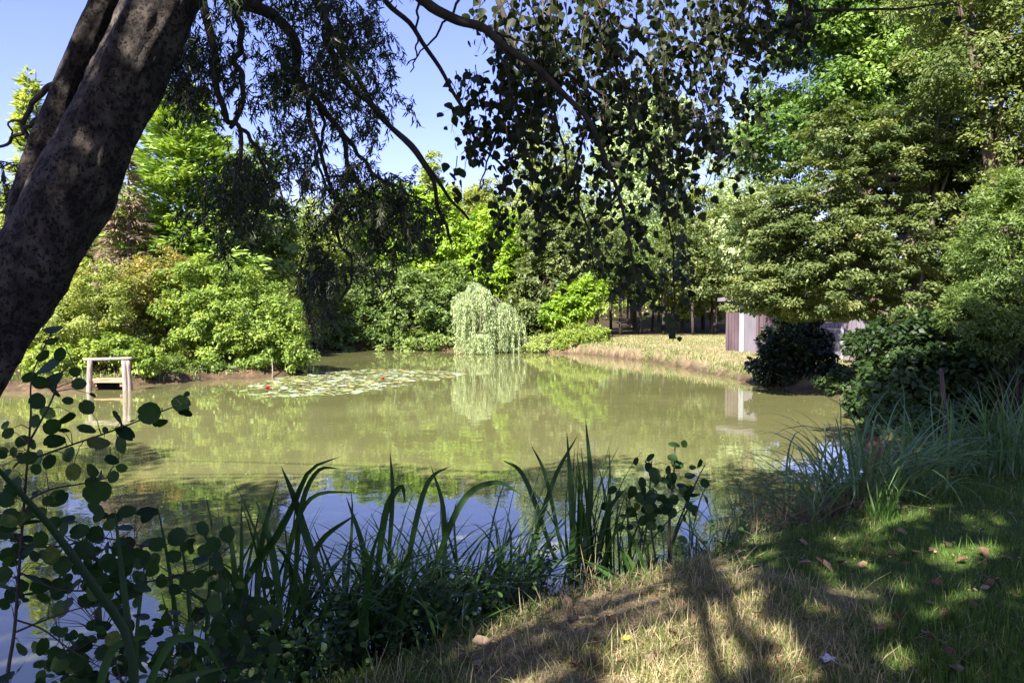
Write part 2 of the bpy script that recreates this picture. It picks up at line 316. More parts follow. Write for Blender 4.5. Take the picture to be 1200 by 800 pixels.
xs = np.concatenate([-np.geomspace(16, 500, 26)[::-1], axis_of([(-15.8, -4, .2), (-4, 5.5, .07), (5.5, 15, .2)]), np.geomspace(15.3, 500, 26)])
ys = np.concatenate([-np.geomspace(1, 200, 16)[::-1], axis_of([(-.6, 3, .25), (3, 9, .06), (9, 40, .2)]), np.geomspace(40.3, 700, 34)])
X, Y = np.meshgrid(xs, ys); Z = ground_z(X, Y); SDg = pond_sd(X, Y)
mb = MB(); nx = len(xs); ny = len(ys)
k = (np.arange(ny - 1)[:, None] * nx + np.arange(nx - 1)[None]).ravel()
mb.add(np.stack([X, Y, Z], -1), np.stack([k, k + 1, k + nx + 1, k + nx], 1), np.full(len(k), 4))
# ground cover by place (albedo only): r = lawn green, g = dry grass, b = woodland litter; what is left is bare soil
def cover(x, y, sd, z):
    n = fbm(x * .9, y * .9, 4); n2 = fbm(x * 3.1 + 40, y * 3.1, 4)
    near = sstep(13, 9, y) * sstep(-3, -1, x + 1.5)
    dry = near * sstep(4.2, 2.2, x) * np.clip(1.25 - np.hypot((x - .7) / 1.15, (y - 4.2) / 1.5) + .7 * (n2 - .45), 0, 1) * 1.5 + .35 * near * (n2 > .5) * sstep(3.4, 1.5, x)
    farlawn = sstep(14, 17, y) * sstep(45, 40, y) * sstep(1.5, 3, x) * sstep(13, 11.5, x)
    lawn = np.clip(near * sstep(.15, .6, sd + (n2 - .5)), 0, 1); lawn = np.maximum(lawn, farlawn * sstep(.1, .4, sd))
    dry = np.clip(np.where(farlawn > .3, .5 + .9 * (n - .35), dry), 0, 1) * (z > .17)
    wood = np.clip(1 - np.maximum(lawn, dry), 0, 1) * sstep(.3, .9, sd)
    return lawn, dry, wood
cl, cd, cw = cover(X.ravel(), Y.ravel(), SDg.ravel(), Z.ravel())
m, t, b, out = new_mat('ground_soil_and_turf')
at_ = t.nodes.new('ShaderNodeAttribute'); at_.attribute_name = 'cover'; sp3 = t.nodes.new('ShaderNodeSeparateColor'); t.links.new(at_.outputs['Color'], sp3.inputs[0])
geo = t.nodes.new('ShaderNodeNewGeometry')
def noise(sc, det=6):
    n = t.nodes.new('ShaderNodeTexNoise'); n.inputs['Scale'].default_value = sc; n.inputs['Detail'].default_value = det; n.inputs['Roughness'].default_value = .65
    t.links.new(geo.outputs['Position'], n.inputs['Vector']); return n
nA = noise(3.5); nB = noise(45)
soil = ramp(t, nA.outputs['Fac'], [(.3, (.035, .025, .017)), (.55, (.09, .06, .038)), (.72, (.17, .11, .068))])
lawn = ramp(t, nB.outputs['Fac'], [(.3, (.03, .055, .012)), (.55, (.06, .10, .022)), (.75, (.11, .135, .04))])
dryc = ramp(t, nB.outputs['Fac'], [(.28, (.085, .055, .033)), (.5, (.27, .20, .12)), (.72, (.45, .37, .25))])
lit = ramp(t, nB.outputs['Fac'], [(.3, (.02, .016, .01)), (.55, (.055, .042, .025)), (.75, (.11, .08, .05))])
cur = soil.outputs[0]
for ch, colr in ((2, lit), (0, lawn), (1, dryc)):
    mx = t.nodes.new('ShaderNodeMix'); mx.data_type = 'RGBA'
    t.links.new(sp3.outputs[ch], mx.inputs[0]); t.links.new(cur, mx.inputs[6]); t.links.new(colr.outputs[0], mx.inputs[7]); cur = mx.outputs[2]
t.links.new(cur, b.inputs['Base Color']); b.inputs['Roughness'].default_value = .95; b.inputs['Specular IOR Level'].default_value = .1
bp = t.nodes.new('ShaderNodeBump'); bp.inputs['Strength'].default_value = .7; bp.inputs['Distance'].default_value = .03
t.links.new(nB.outputs['Fac'], bp.inputs['Height']); t.links.new(bp.outputs[0], b.inputs['Normal'])
ground = mb.build('ground', m, smooth=True); tag(ground, kind='structure')
ca = ground.data.color_attributes.new('cover', 'FLOAT_COLOR', 'POINT')
ca.data.foreach_set('color', np.stack([cl, cd, cw, np.ones_like(cl)], 1).astype(np.float32).ravel())
# water: murky olive pond, glossy, faint ripples
m, t, b, out = new_mat('pond_water')
geo = t.nodes.new('ShaderNodeNewGeometry')
nA = noise(.25, 3); wr = ramp(t, nA.outputs['Fac'], [(.35, (.11, .112, .042)), (.65, (.15, .148, .062))])
t.links.new(wr.outputs[0], b.inputs['Base Color']); b.inputs['Roughness'].default_value = .012; b.inputs['IOR'].default_value = 1.95
mp = t.nodes.new('ShaderNodeMapping'); mp.inputs['Scale'].default_value = (.8, 1, 1); t.links.new(geo.outputs['Position'], mp.inputs[0])
w1 = t.nodes.new('ShaderNodeTexNoise'); w1.inputs['Scale'].default_value = 2.2; w1.inputs['Detail'].default_value = 4; t.links.new(mp.outputs[0], w1.inputs['Vector'])
bp = t.nodes.new('ShaderNodeBump'); bp.inputs['Strength'].default_value = .3; bp.inputs['Distance'].default_value = .008
t.links.new(w1.outputs['Fac'], bp.inputs['Height']); t.links.new(bp.outputs[0], b.inputs['Normal'])
mb = MB(); mb.add([(-40, -4, 0), (20, -4, 0), (20, 45, 0), (-40, 45, 0)], [0, 1, 2, 3], [4])
tag(mb.build('pond_water', m), kind='structure')

# ------------------------------------------------------------------ trees
def crown(mb, clumps, n, L, wl=.5, sub=.3, flat=.7, horiz=.35, tm=T_DIA, seed=0, spread=.9, fill=.25, drop=0., mat=0):
    """clumps (k,6) world centre + radii. Leaves sit on many small sprays spread over each clump, so gaps and shaded hollows stay."""
    r = np.random.default_rng(seed + 100); C = np.asarray(clumps, float)
    area = (C[:, 3] * C[:, 5]); rm = np.cbrt(C[:, 3] * C[:, 4] * C[:, 5])
    sr0 = sub * np.sqrt(np.mean(area)); ns = np.maximum(5, (2.0 * 4 * (C[:, 3] * C[:, 4] * C[:, 5]) ** (2 / 3) / sr0 ** 2)).astype(int)
    ci = np.repeat(np.arange(len(C)), ns); d = rdir(len(ci), r); rad = np.where(r.random(len(ci)) < fill, r.uniform(.25, .75, len(ci)), r.uniform(.72, 1.12, len(ci)))
    sc = C[ci, :3] + d * C[ci, 3:] * rad[:, None]
    sr = sr0 * r.uniform(.35, 1.35, len(ci))
    w = sr ** 2; cnt = np.maximum(4, (n * w / w.sum())).astype(int)
    li = np.repeat(np.arange(len(sc)), cnt); N = len(li)
    ld = rdir(N, r) + .55 * d[li]; ld = nrm(ld)
    off = ld * sr[li, None] * (r.random(N) ** .45)[:, None] * np.array([1, 1, flat]); off[:, 2] -= drop * sr[li] * r.random(N)
    pos = sc[li] + off
    nn = nrm(ld * .5 + d[li] * .35 + np.array([0, 0, horiz * 2]) + spread * .55 * r.normal(size=(N, 3)))
    ax = nrm(np.cross(nn, r.normal(size=(N, 3))) + d[li] * .5 + np.array([0, 0, -.25]))
    tint = np.clip(.42 + .16 * r.normal(size=len(sc))[li] + .17 * r.normal(size=N) + .08 * r.normal(size=len(C))[ci][li], 0, 1)
    ll = L * r.uniform(.65, 1.25, N)
    leaves(mb, pos, ax, nn, ll, ll * wl, tm, tint, mat)
def px_clumps(d, lst, depth=1.0):
    out = []
    for (x, y, rx, ry, *dd) in lst:
        yy = d + (dd[0] if dd else 0); c = at(x, y, yy); out.append([*c, rx * yy / FPX, depth * .5 * (rx + ry) * yy / FPX, ry * yy / FPX])
    return np.array(out)
def tree(name, label, cat, base, clumps, n, leaf_px, mat, trunk_r=.12, bark='bark', group=None, seed=0, depth=1., shrub=False, trunk_col=None, lean=None, part='crown', limbs=True, **kw):
    d = base[2]; b0 = at(base[0], base[1], d); b0[2] = float(ground_z(b0[0], b0[1])) - .05
    C = px_clumps(d, clumps, depth); o = thing(name, label, cat, b0 + [0, 0, .05], group); rs = np.random.default_rng(seed + 7)
    mb = MB(); crown(mb, C, n, leaf_px * d / FPX, seed=seed, **kw); mb.build(part, mat, o)
    mb = MB(); top = C[np.argmax(C[:, 2])]
    if shrub:
        for c in C:
            for q in range(4):
                e = c[:3] + rs.normal(size=3) * c[3:] * .4; s0 = b0 + [rs.normal() * .12, rs.normal() * .12, 0]
                tube(mb, [s0, s0 * .45 + e * .55 + rs.normal(size=3) * .08, e], [trunk_r * .5, trunk_r * .35, trunk_r * .12], sides=5)
        mb.build('stems', M[bark], o, True)
    else:
        tp = top[:3] + [0, 0, top[5] * .4]; mid = (b0 + tp) / 2 + rs.normal(size=3) * [.15, .15, 0]
        tube(mb, [b0 + [0, 0, -.1], b0 * .72 + mid * .28, mid, tp], [trunk_r * 1.35, trunk_r, trunk_r * .7, trunk_r * .15], n=14, sides=8)
        mb.build('trunk', M[bark], o, True)
        if limbs:
            mb = MB()
            for c in C:
                for q in range(3):
                    f = rs.uniform(.25, .8); s0 = b0 + (tp - b0) * f; s0[:2] += (mid - (b0 + tp) / 2)[:2] * (1 - abs(2 * f - 1))
                    e = c[:3] + rs.normal(size=3) * c[3:] * .45
                    tube(mb, [s0, s0 * .5 + e * .5 + [0, 0, .06 * np.linalg.norm(e - s0)], e], [trunk_r * .4, trunk_r * .25, trunk_r * .06], sides=5)
            mb.build('limbs', M[bark], o, True)
    return o
def conifer(name, label, base, top_y, halfw_px, n, mat, frond_px=9, seed=0, trunk_r=.14, bark='bark', group=None, lift=.25, low=.02, droop=.3, sparse=0, wl=.32):
    d = base[2]; r = np.random.default_rng(seed + 31); b0 = at(base[0], base[1], d); b0[2] = float(ground_z(b0[0], b0[1])) - .05
    tp = at(base[0], top_y, d); H = tp[2] - b0[2]; Rw = halfw_px * d / FPX
    o = thing(name, label, 'conifer', b0 + [0, 0, .05], group)
    nb = int(42 + H * 22); f = r.random(nb) ** .8 * (1 - low) + low; az = r.random(nb) * 2 * pi
    Lb = Rw * (1 - f) ** .75 * r.uniform(.72, 1.15, nb) + .05 * Rw
    s0 = np.stack([np.full(nb, b0[0]), np.full(nb, b0[1]), b0[2] + f * H], 1)
    dirs = np.stack([np.cos(az), np.sin(az), lift + .5 * f], 1)
    tt = np.linspace(0, 1, 7)
    P = s0[:, None] + dirs[:, None] * (Lb[:, None] * tt)[..., None]; P[..., 2] -= droop * (Lb[:, None] * tt ** 2)
    mb = MB(); tubes(mb, P, (np.clip(.02 * Lb, .006, .04)[:, None] * (1.1 - tt)[None]), 4); mb2 = mb
    tr = MB(); tube(tr, [b0, b0 * .5 + tp * .5 + [.05, 0, 0], tp], [trunk_r, trunk_r * .6, .012], n=12, sides=8); tr.build('trunk', M[bark], o, True)
    mb.build('limbs', M[bark], o, True)
    w = Lb + .1 * Rw; cnt = np.maximum(6, n * w / w.sum()).astype(int); bi = np.repeat(np.arange(nb), cnt); N = len(bi)
    u = r.random(N) ** .6 * .95 + .05; k = np.minimum((u * 6).astype(int), 5); g = (u * 6 - k)[:, None]
    pos = P[bi, k] * (1 - g) + P[bi, k + 1] * g; tan = nrm(P[bi, k + 1] - P[bi, k])
    sidev = nrm(np.cross(tan, [0, 0, 1.])); sgn = r.normal(size=N)[:, None]
    spread = (Lb[bi] * .34 * (1.05 - u) + .04 * Rw)[:, None]
    pos = pos + sidev * sgn * spread * .8 + np.array([0, 0, 1.]) * r.normal(size=(N, 1)) * spread * .3
    ax = nrm(tan + sidev * np.sign(sgn) * .7 + r.normal(size=(N, 3)) * .25 + [0, 0, -.1 - .2 * droop])
    nn = nrm(np.array([0, 0, 1.]) + .5 * r.normal(size=(N, 3)) + .3 * tan)
    tint = np.clip(.25 + .45 * u + .12 * r.normal(size=nb)[bi] + .12 * r.normal(size=N), 0, 1)
    mb = MB(); ll = frond_px * d / FPX * r.uniform(.6, 1.3, N); leaves(mb, pos, ax, nn, ll, ll * wl, T_DIA, tint); mb.build('needles', mat, o)
    return o

# ---- far wood: one mass nobody could count, closing the horizon behind everything
mb = MB(); cl_ = []
rr = np.random.default_rng(3)
for k_ in range(230):
    a = rr.uniform(-1.25, 1.25); dd_ = rr.uniform(62, 100); x_, y_ = dd_ * math.sin(a), dd_ * math.cos(a)
    gz = float(ground_z(x_, y_)); hh_ = rr.uniform(4.5, 8.0); w_ = rr.uniform(2, 4)
    for q in range(3):
        cl_.append([x_ + rr.normal() * 1.2, y_ + rr.normal() * 1.2, gz + hh_ * (.2 + .3 * q), w_ * (1.15 - .25 * q), w_ * (1.1 - .25 * q), hh_ * .26])
crown(mb, cl_, 190000, .34, sub=.36, seed=5)
tag(mb.build('far_wood', M['fresh']), 'band of distant green woodland closing the view beyond the pond', 'woodland', kind='stuff')

# ---- left bank
conifer('conifer_tree', 'tall bright green conifer with upswept fronds rising behind the left bank bushes', (222, 415, 31), 108, 108, 32000, M['conifer'], 11, 1, lift=.45, droop=.25)
conifer('conifer_tree', 'pale feathery conifer whose tip shows left of the leaning trunk', (42, 420, 33), 84, 36, 8000, M['palelime'], 10, 2, lift=.4)
conifer('conifer_tree', 'half dead brown conifer with bare twigs beside the bright green conifer', (150, 415, 28), 178, 52, 9000, M['brush'], 9, 3, lift=.2, droop=.45, wl=.16)
tree('broadleaf_tree', 'deep green tree filling the gap right of the bright green conifer', 'tree', (300, 415, 35), [(285, 235, 34, 44), (312, 280, 36, 46), (275, 300, 36, 46), (300, 200, 24, 30)], 18000, 6, M['mid'], seed=49)
tree('broadleaf_tree', 'dark green tree peeping out between the brown conifer and the leaning trunk', 'tree', (115, 420, 34), [(110, 250, 40, 45), (85, 300, 40, 50), (135, 320, 40, 40)], 9000, 6, M['mid'], seed=4)
tree('broadleaf_tree', 'sunlit yellowish tree at the far left edge behind the trunk', 'tree', (5, 430, 30), [(5, 275, 45, 55), (-45, 260, 55, 70), (-10, 350, 70, 60), (45, 340, 35, 50)], 18000, 6, M['yellowgreen'], seed=5)
tree('bank_shrub', 'yellow green shrub on the bank just behind the wooden jetty', 'shrub', (115, 440, 21.6), [(105, 365, 38, 42), (85, 385, 35, 38, .4), (130, 400, 32, 28), (60, 400, 40, 45, .6), (120, 335, 28, 24, 1.0)], 38000, 4.0, M['yellowgreen'], .04, seed=6, shrub=True)
tree('bank_shrub', 'shrub tinged orange between the jetty shrub and the largest green bush', 'shrub', (180, 438, 24), [(172, 340, 30, 36), (195, 320, 24, 26), (150, 345, 26, 30), (160, 378, 34, 32), (175, 405, 32, 24)], 17000, 4.4, M['orange'], .04, seed=7, shrub=True)
tree('bank_shrub', 'largest bright green rounded bush filling the tip of the left bank', 'shrub', (275, 438, 23.9), [(232, 352, 42, 44), (278, 362, 44, 46), (318, 392, 38, 36), (225, 400, 42, 32), (285, 408, 46, 30), (250, 325, 28, 24), (338, 412, 26, 22), (330, 366, 18, 20)], 76000, 4.1, M['fresh'], .05, seed=8, shrub=True)
tree('bank_shrub', 'low deep green bush with spreading leaves behind the jetty rail', 'shrub', (135, 440, 20.9), [(125, 405, 24, 14), (150, 412, 22, 13), (175, 420, 16, 11), (70, 425, 40, 20), (165, 430, 18, 9)], 9000, 5, M['fresh'], .03, seed=9, shrub=True)
tree('bank_shrub', 'small bright green plant hanging over the bank of red soil', 'shrub', (196, 442, 22.3), [(196, 428, 20, 11), (225, 432, 15, 8), (250, 434, 24, 8, .5), (172, 436, 14, 7, -.6)], 4200, 5, M['mid'], .02, seed=10, shrub=True)
# ---- beyond the far end
tree('willow_tree', 'pale yellow green feathery tree standing behind the left headland', 'tree', (365, 405, 41), [(345, 300, 36, 52), (385, 322, 34, 52), (322, 270, 28, 36), (400, 375, 28, 32), (360, 370, 30, 30), (352, 258, 32, 30), (390, 268, 28, 34)], 36000, 5, M['palelime'], seed=11, wl=.3, drop=.8)
tree('waterside_alder', 'dark green spreading bush overhanging the far water left of the weeping willow', 'shrub', (465, 408, 38.9), [(425, 372, 40, 36), (478, 360, 42, 44), (515, 385, 32, 26), (455, 335, 32, 26), (400, 392, 24, 18), (530, 350, 28, 36, 1), (420, 400, 40, 11, -1.1), (480, 402, 44, 10, -1.2), (525, 402, 30, 10, -1.0), (385, 402, 22, 10, -.6)], 46000, 4.6, M['mid'], .07, seed=12, shrub=True)
tree('locust_tree', 'lime green tree rising behind the dark waterside bush', 'tree', (440, 400, 44), [(430, 290, 40, 38), (470, 300, 38, 34), (500, 282, 36, 34), (400, 315, 26, 36), (465, 250, 32, 30), (425, 255, 34, 30), (505, 252, 30, 28)], 38000, 5.5, M['lime'], seed=13)
tree('locust_tree', 'brightest lime green tree directly above the weeping willow', 'tree', (590, 400, 43.5), [(560, 300, 38, 42), (600, 312, 36, 40), (632, 285, 34, 34), (580, 268, 32, 28), (540, 325, 26, 30)], 30000, 5.5, M['lime'], seed=14)
tree('broadleaf_tree', 'olive green tree with reddish tips between the weeping willow and the clipped green mound', 'tree', (645, 400, 40.5), [(640, 325, 30, 36), (662, 295, 26, 36), (622, 362, 28, 30), (600, 385, 24, 20), (648, 372, 26, 24), (672, 335, 20, 28), (640, 268, 30, 32), (668, 256, 26, 32)], 34000, 5, M['olive'], seed=15)
tree('broadleaf_tree', 'soft green tree filling the skyline behind the lime green trees', 'tree', (535, 400, 46), [(530, 262, 34, 36), (515, 305, 32, 42), (555, 258, 30, 30), (575, 246, 26, 28), (545, 320, 30, 40)], 26000, 5, M['yellowgreen'], seed=19)
tree('bank_shrub', 'bright lime shrub standing above the clipped green mound', 'shrub', (680, 403, 38.5), [(676, 356, 24, 22), (655, 370, 20, 16), (690, 342, 18, 16)], 10000, 5, M['lime'], .04, seed=16, shrub=True)
tree('reed_mound', 'dense rounded mound of light green foliage on the lawn corner', 'shrub', (681, 412, 35.6), [(684, 399, 29, 17), (664, 403, 16, 12)], 22000, 4, M['reed'], .02, seed=17, shrub=True, sub=.22, horiz=.1, wl=.25)
tree('reed_mound', 'ragged yellowish reeds at the water edge left of the rounded mound', 'shrub', (645, 412, 35.9), [(645, 404, 20, 10), (625, 407, 14, 7)], 5000, 5, M['palelime'], .02, seed=18, shrub=True, wl=.2)
for (px_, top_, hw_, dd_, lab_, m_, s_) in ((505, 186, 15, 72, 'slim pale poplar spire alone against the sky above the dark waterside bush', 'palelime', 1),
        (628, 146, 26, 74, 'tallest poplar spire seen through the hanging leaves', 'palelime', 2), (662, 170, 22, 78, 'second poplar spire beside the tallest one', 'yellowgreen', 3),
        (460, 222, 18, 70, 'short rounded poplar low in the skyline left of the slim spire', 'yellowgreen', 4), (560, 225, 20, 76, 'low yellowish poplar between the slim spire and the tallest spire', 'yellowgreen', 5)):
    hh_ = (330 - top_) / 2
    tree('poplar_tree', lab_, 'tree', (px_, 345, dd_), [(px_, top_ + hh_ * f, hw_ * w_, hh_ * .45) for f, w_ in ((.35, .62), (.8, .95), (1.3, 1.1), (1.75, 1))], 9000, 5, M[m_], .2, seed=20 + s_, group='poplars on the skyline')
tree('broadleaf_tree', 'tall pale silvery green tree right of the poplar spires', 'tree', (742, 395, 50), [(738, 150, 34, 46), (765, 205, 44, 48), (715, 225, 36, 50), (750, 268, 50, 42), (780, 150, 26, 36)], 34000, 5, M['pale'], .2, seed=30)
tree('broadleaf_tree', 'yellow green tree between the hanging leaves and the great hornbeam', 'tree', (835, 395, 46), [(830, 262, 38, 40), (858, 300, 34, 44), (800, 300, 30, 42), (845, 340, 44, 28), (805, 345, 34, 26)], 36000, 5, M['yellowgreen'], .17, seed=31)
tree('broadleaf_tree', 'greyish tree top behind the upper left edge of the hornbeam', 'tree', (875, 395, 38), [(868, 190, 34, 44), (890, 150, 34, 44), (880, 260, 40, 50)], 16000, 4, M['pale'], .17, seed=32, fill=.1)
# ---- pine plantation behind the lawn
rp = np.random.default_rng(8)
for k_, (px_, dd_) in enumerate([(700, 41), (716, 47), (727, 42.5), (742, 50), (751, 44), (764, 48), (778, 43), (788, 51), (800, 46), (812, 42.5), (824, 49), (838, 44.5), (852, 48), (868, 42.5), (735, 55), (772, 57), (806, 56), (845, 58)]):
    b0 = at(px_, 390, dd_); b0[2] = float(ground_z(b0[0], b0[1])); H = rp.uniform(5.5, 7.5); tr_ = rp.uniform(.08, .15)
    o = thing('plantation_tree', 'slender dark trunked tree in the shady stand behind the lawn', 'tree', b0, 'trees of the shady stand behind the lawn')
    mb = MB(); tube(mb, [b0, b0 + [rp.normal() * .1, 0, H * .5], b0 + [rp.normal() * .15, 0, H]], [tr_, tr_ * .75, tr_ * .2], n=9, sides=7); mb.build('trunk', M['bark_dark'], o, True)
    mb = MB(); crown(mb, [[b0[0] + rp.normal() * .4, b0[1] + rp.normal() * .4, b0[2] + H * f, w_, w_, H * .14] for f, w_ in ((.48, 1.3), (.66, 1.5), (.84, 1.2), (.98, .7))], 4200, .2, seed=50 + k_, sub=.4)
    mb.build('crown', M['mid' if k_ % 3 else 'olive'], o)

# ---- weeping willow at the water's edge
def weeping():
    d = 35.4; b0 = at(570, 412, d + .5); b0[2] = .1; o = thing('weeping_willow', 'small pale weeping willow trailing its strands into the far water', 'tree', b0)
    r = np.random.default_rng(4); sc = d / FPX; mb = MB(); st = MB(); br = MB()
    heads = [at(556, 335, d), at(545, 346, d - .2), at(562, 340, d - .5), at(548, 354, d - .7), at(590, 358, d), at(600, 370, d + .3), at(562, 396, d - 1.1), at(583, 364, d - .3), at(560, 345, d + .5), at(573, 350, d + .2)]
    tp = at(566, 345, d + .1); tube(br, [b0, b0 * .5 + tp * .5 + [-.1, 0, 0], tp], [.13, .1, .05], sides=8)
    br.build('trunk', M['bark'], o, True); br = MB()
    for hd in heads: tube(br, [b0 * .55 + tp * .45, (tp + hd) / 2 + [0, 0, .15], hd], [.05, .035, .015], sides=5)
    br.build('limbs', M['bark'], o, True)
    P = []; K = 9
    for hi, hd in enumerate(heads):
        for q in range(46 if hi != 6 else 40):
            a = r.random() * 2 * pi; rad = r.uniform(.05, .85) ** .8 * (1 if hi != 6 else 1.0); tt = np.linspace(0, 1, K)
            drop = min(hd[2] - .02, r.uniform(.7, 3.3)); out_ = rad * (1 - np.exp(-3 * tt)); up = .18 * np.sin(np.clip(tt * 4, 0, pi))
            p = np.stack([hd[0] + out_ * cos(a) * .8, hd[1] + out_ * sin(a) * .8, hd[2] + up + .1 - drop * tt ** 1.15], 1); p[:, :2] += .03 * r.normal(size=(K, 2)); P.append(p)
    P = np.array(P); tubes(st, P, np.full((1, K), .005), 3); st.build('strands', M['twig'], o)
    N = 46000; bi = r.integers(0, len(P), N); u = r.random(N) * (K - 1.01); k = u.astype(int); g = (u - k)[:, None]
    pos = P[bi, k] * (1 - g) + P[bi, k + 1] * g + r.normal(size=(N, 3)) * .035
    ax = nrm(r.normal(size=(N, 3)) * .35 + [0, 0, -1]); ll = r.uniform(.09, .17, N)
    tint = np.clip(.5 + .22 * r.normal(size=len(P))[bi] + .15 * r.normal(size=N), 0, 1)
    leaves(mb, pos, ax, rdir(N, r), ll, ll * .22, T_DIA, tint); mb.build('foliage', M['pale'], o)
weeping()

# ---- right bank
tree('hornbeam_tree', 'great spreading hornbeam with layered dull green boughs over the right bank', 'tree', (1075, 470, 17), [
    (955, 238, 62, 44), (1040, 205, 76, 48), (1010, 290, 95, 46), (925, 300, 58, 46), (1120, 262, 80, 62), (893, 262, 34, 44), (965, 345, 80, 24), (1075, 345, 80, 40), (1000, 160, 60, 34), (1130, 190, 70, 50), (890, 330, 34, 34), (1100, 140, 60, 40), (880, 352, 34, 14, 2), (930, 358, 40, 14, 1), (1150, 320, 60, 50), (1160, 240, 60, 50)],
    185000, 5.0, M['olive'], .22, 'bark_grey', seed=40, sub=.27, flat=.45, horiz=.6, fill=.38)
tree('broadleaf_tree', 'vivid green tree towering behind the top of the hornbeam', 'tree', (1035, 450, 22), [(965, 105, 66, 64), (1045, 55, 80, 70), (1010, -20, 90, 70), (925, 175, 44, 50), (1100, -10, 80, 80), (960, 30, 50, 50), (1060, 130, 70, 60)],
    80000, 6.4, M['mid2'], .25, seed=41)
tree('broadleaf_tree', 'yellowing tree filling the top right corner above the hornbeam', 'tree', (1200, 480, 15.5), [(1150, 60, 70, 70), (1195, 150, 60, 70), (1210, 20, 80, 80), (1130, -20, 70, 60), (1240, 110, 70, 90)],
    60000, 5.6, M['olive2'], .2, seed=42)
tree('willow_shrub', 'feathery grey green tall shrub at the right edge below the yellowing tree', 'shrub', (1190, 500, 12), [(1168, 300, 42, 56), (1205, 345, 50, 60), (1180, 235, 40, 46), (1150, 370, 36, 40), (1225, 260, 50, 70)],
    46000, 6, M['mid'], .014, 'bark_dark', seed=43, shrub=True, wl=.3)
tree('alder_shrub', 'dark broad leaved thicket leaning over the water below the hornbeam', 'shrub', (1095, 500, 12.9), [(1062, 415, 36, 46), (1095, 440, 58, 56), (1150, 410, 56, 70), (1062, 478, 36, 26), (1130, 490, 60, 36), (1190, 450, 52, 56), (1040, 455, 28, 30), (1055, 492, 34, 22, -.8), (1075, 510, 50, 22, -1.4), (1140, 520, 60, 24, -2)],
    34000, 8.5, M['dark'], .06, seed=44, shrub=True, wl=.7)
tree('waterside_shrub', 'compact almost black shrub at the lawn corner before the shed', 'shrub', (930, 445, 20.4), [(932, 402, 26, 26), (912, 420, 22, 18), (952, 424, 24, 18), (930, 441, 38, 11), (944, 378, 14, 16), (902, 398, 11, 14), (920, 384, 10, 16), (962, 398, 12, 12), (888, 430, 10, 10), (972, 436, 14, 9)],
    16000, 5.2, M['verydark'], .05, seed=45, shrub=True, wl=.65)
tree('bank_shrub', 'little dark bush against the shed wall right of the low lilac door', 'shrub', (1001, 414, 23.8), [(1000, 402, 12, 11), (1010, 396, 10, 9)], 3000, 5, M['dark'], .02, seed=46, shrub=True)
tree('bank_shrub', 'small leafy shrub covering the shaded soil edge by the dark water', 'shrub', (1022, 478, 14.3), [(1012, 466, 20, 15), (1032, 452, 28, 22), (1008, 480, 16, 8)], 6000, 7, M['dark'], .02, seed=48, shrub=True)
tree('bank_shrub', 'low leafy tangle on the shaded bank right of the black shrub', 'shrub', (1010, 455, 18), [(1010, 440, 34, 12), (985, 450, 26, 8), (1035, 430, 26, 16)], 5000, 6, M['dark'], .02, seed=47, shrub=True)

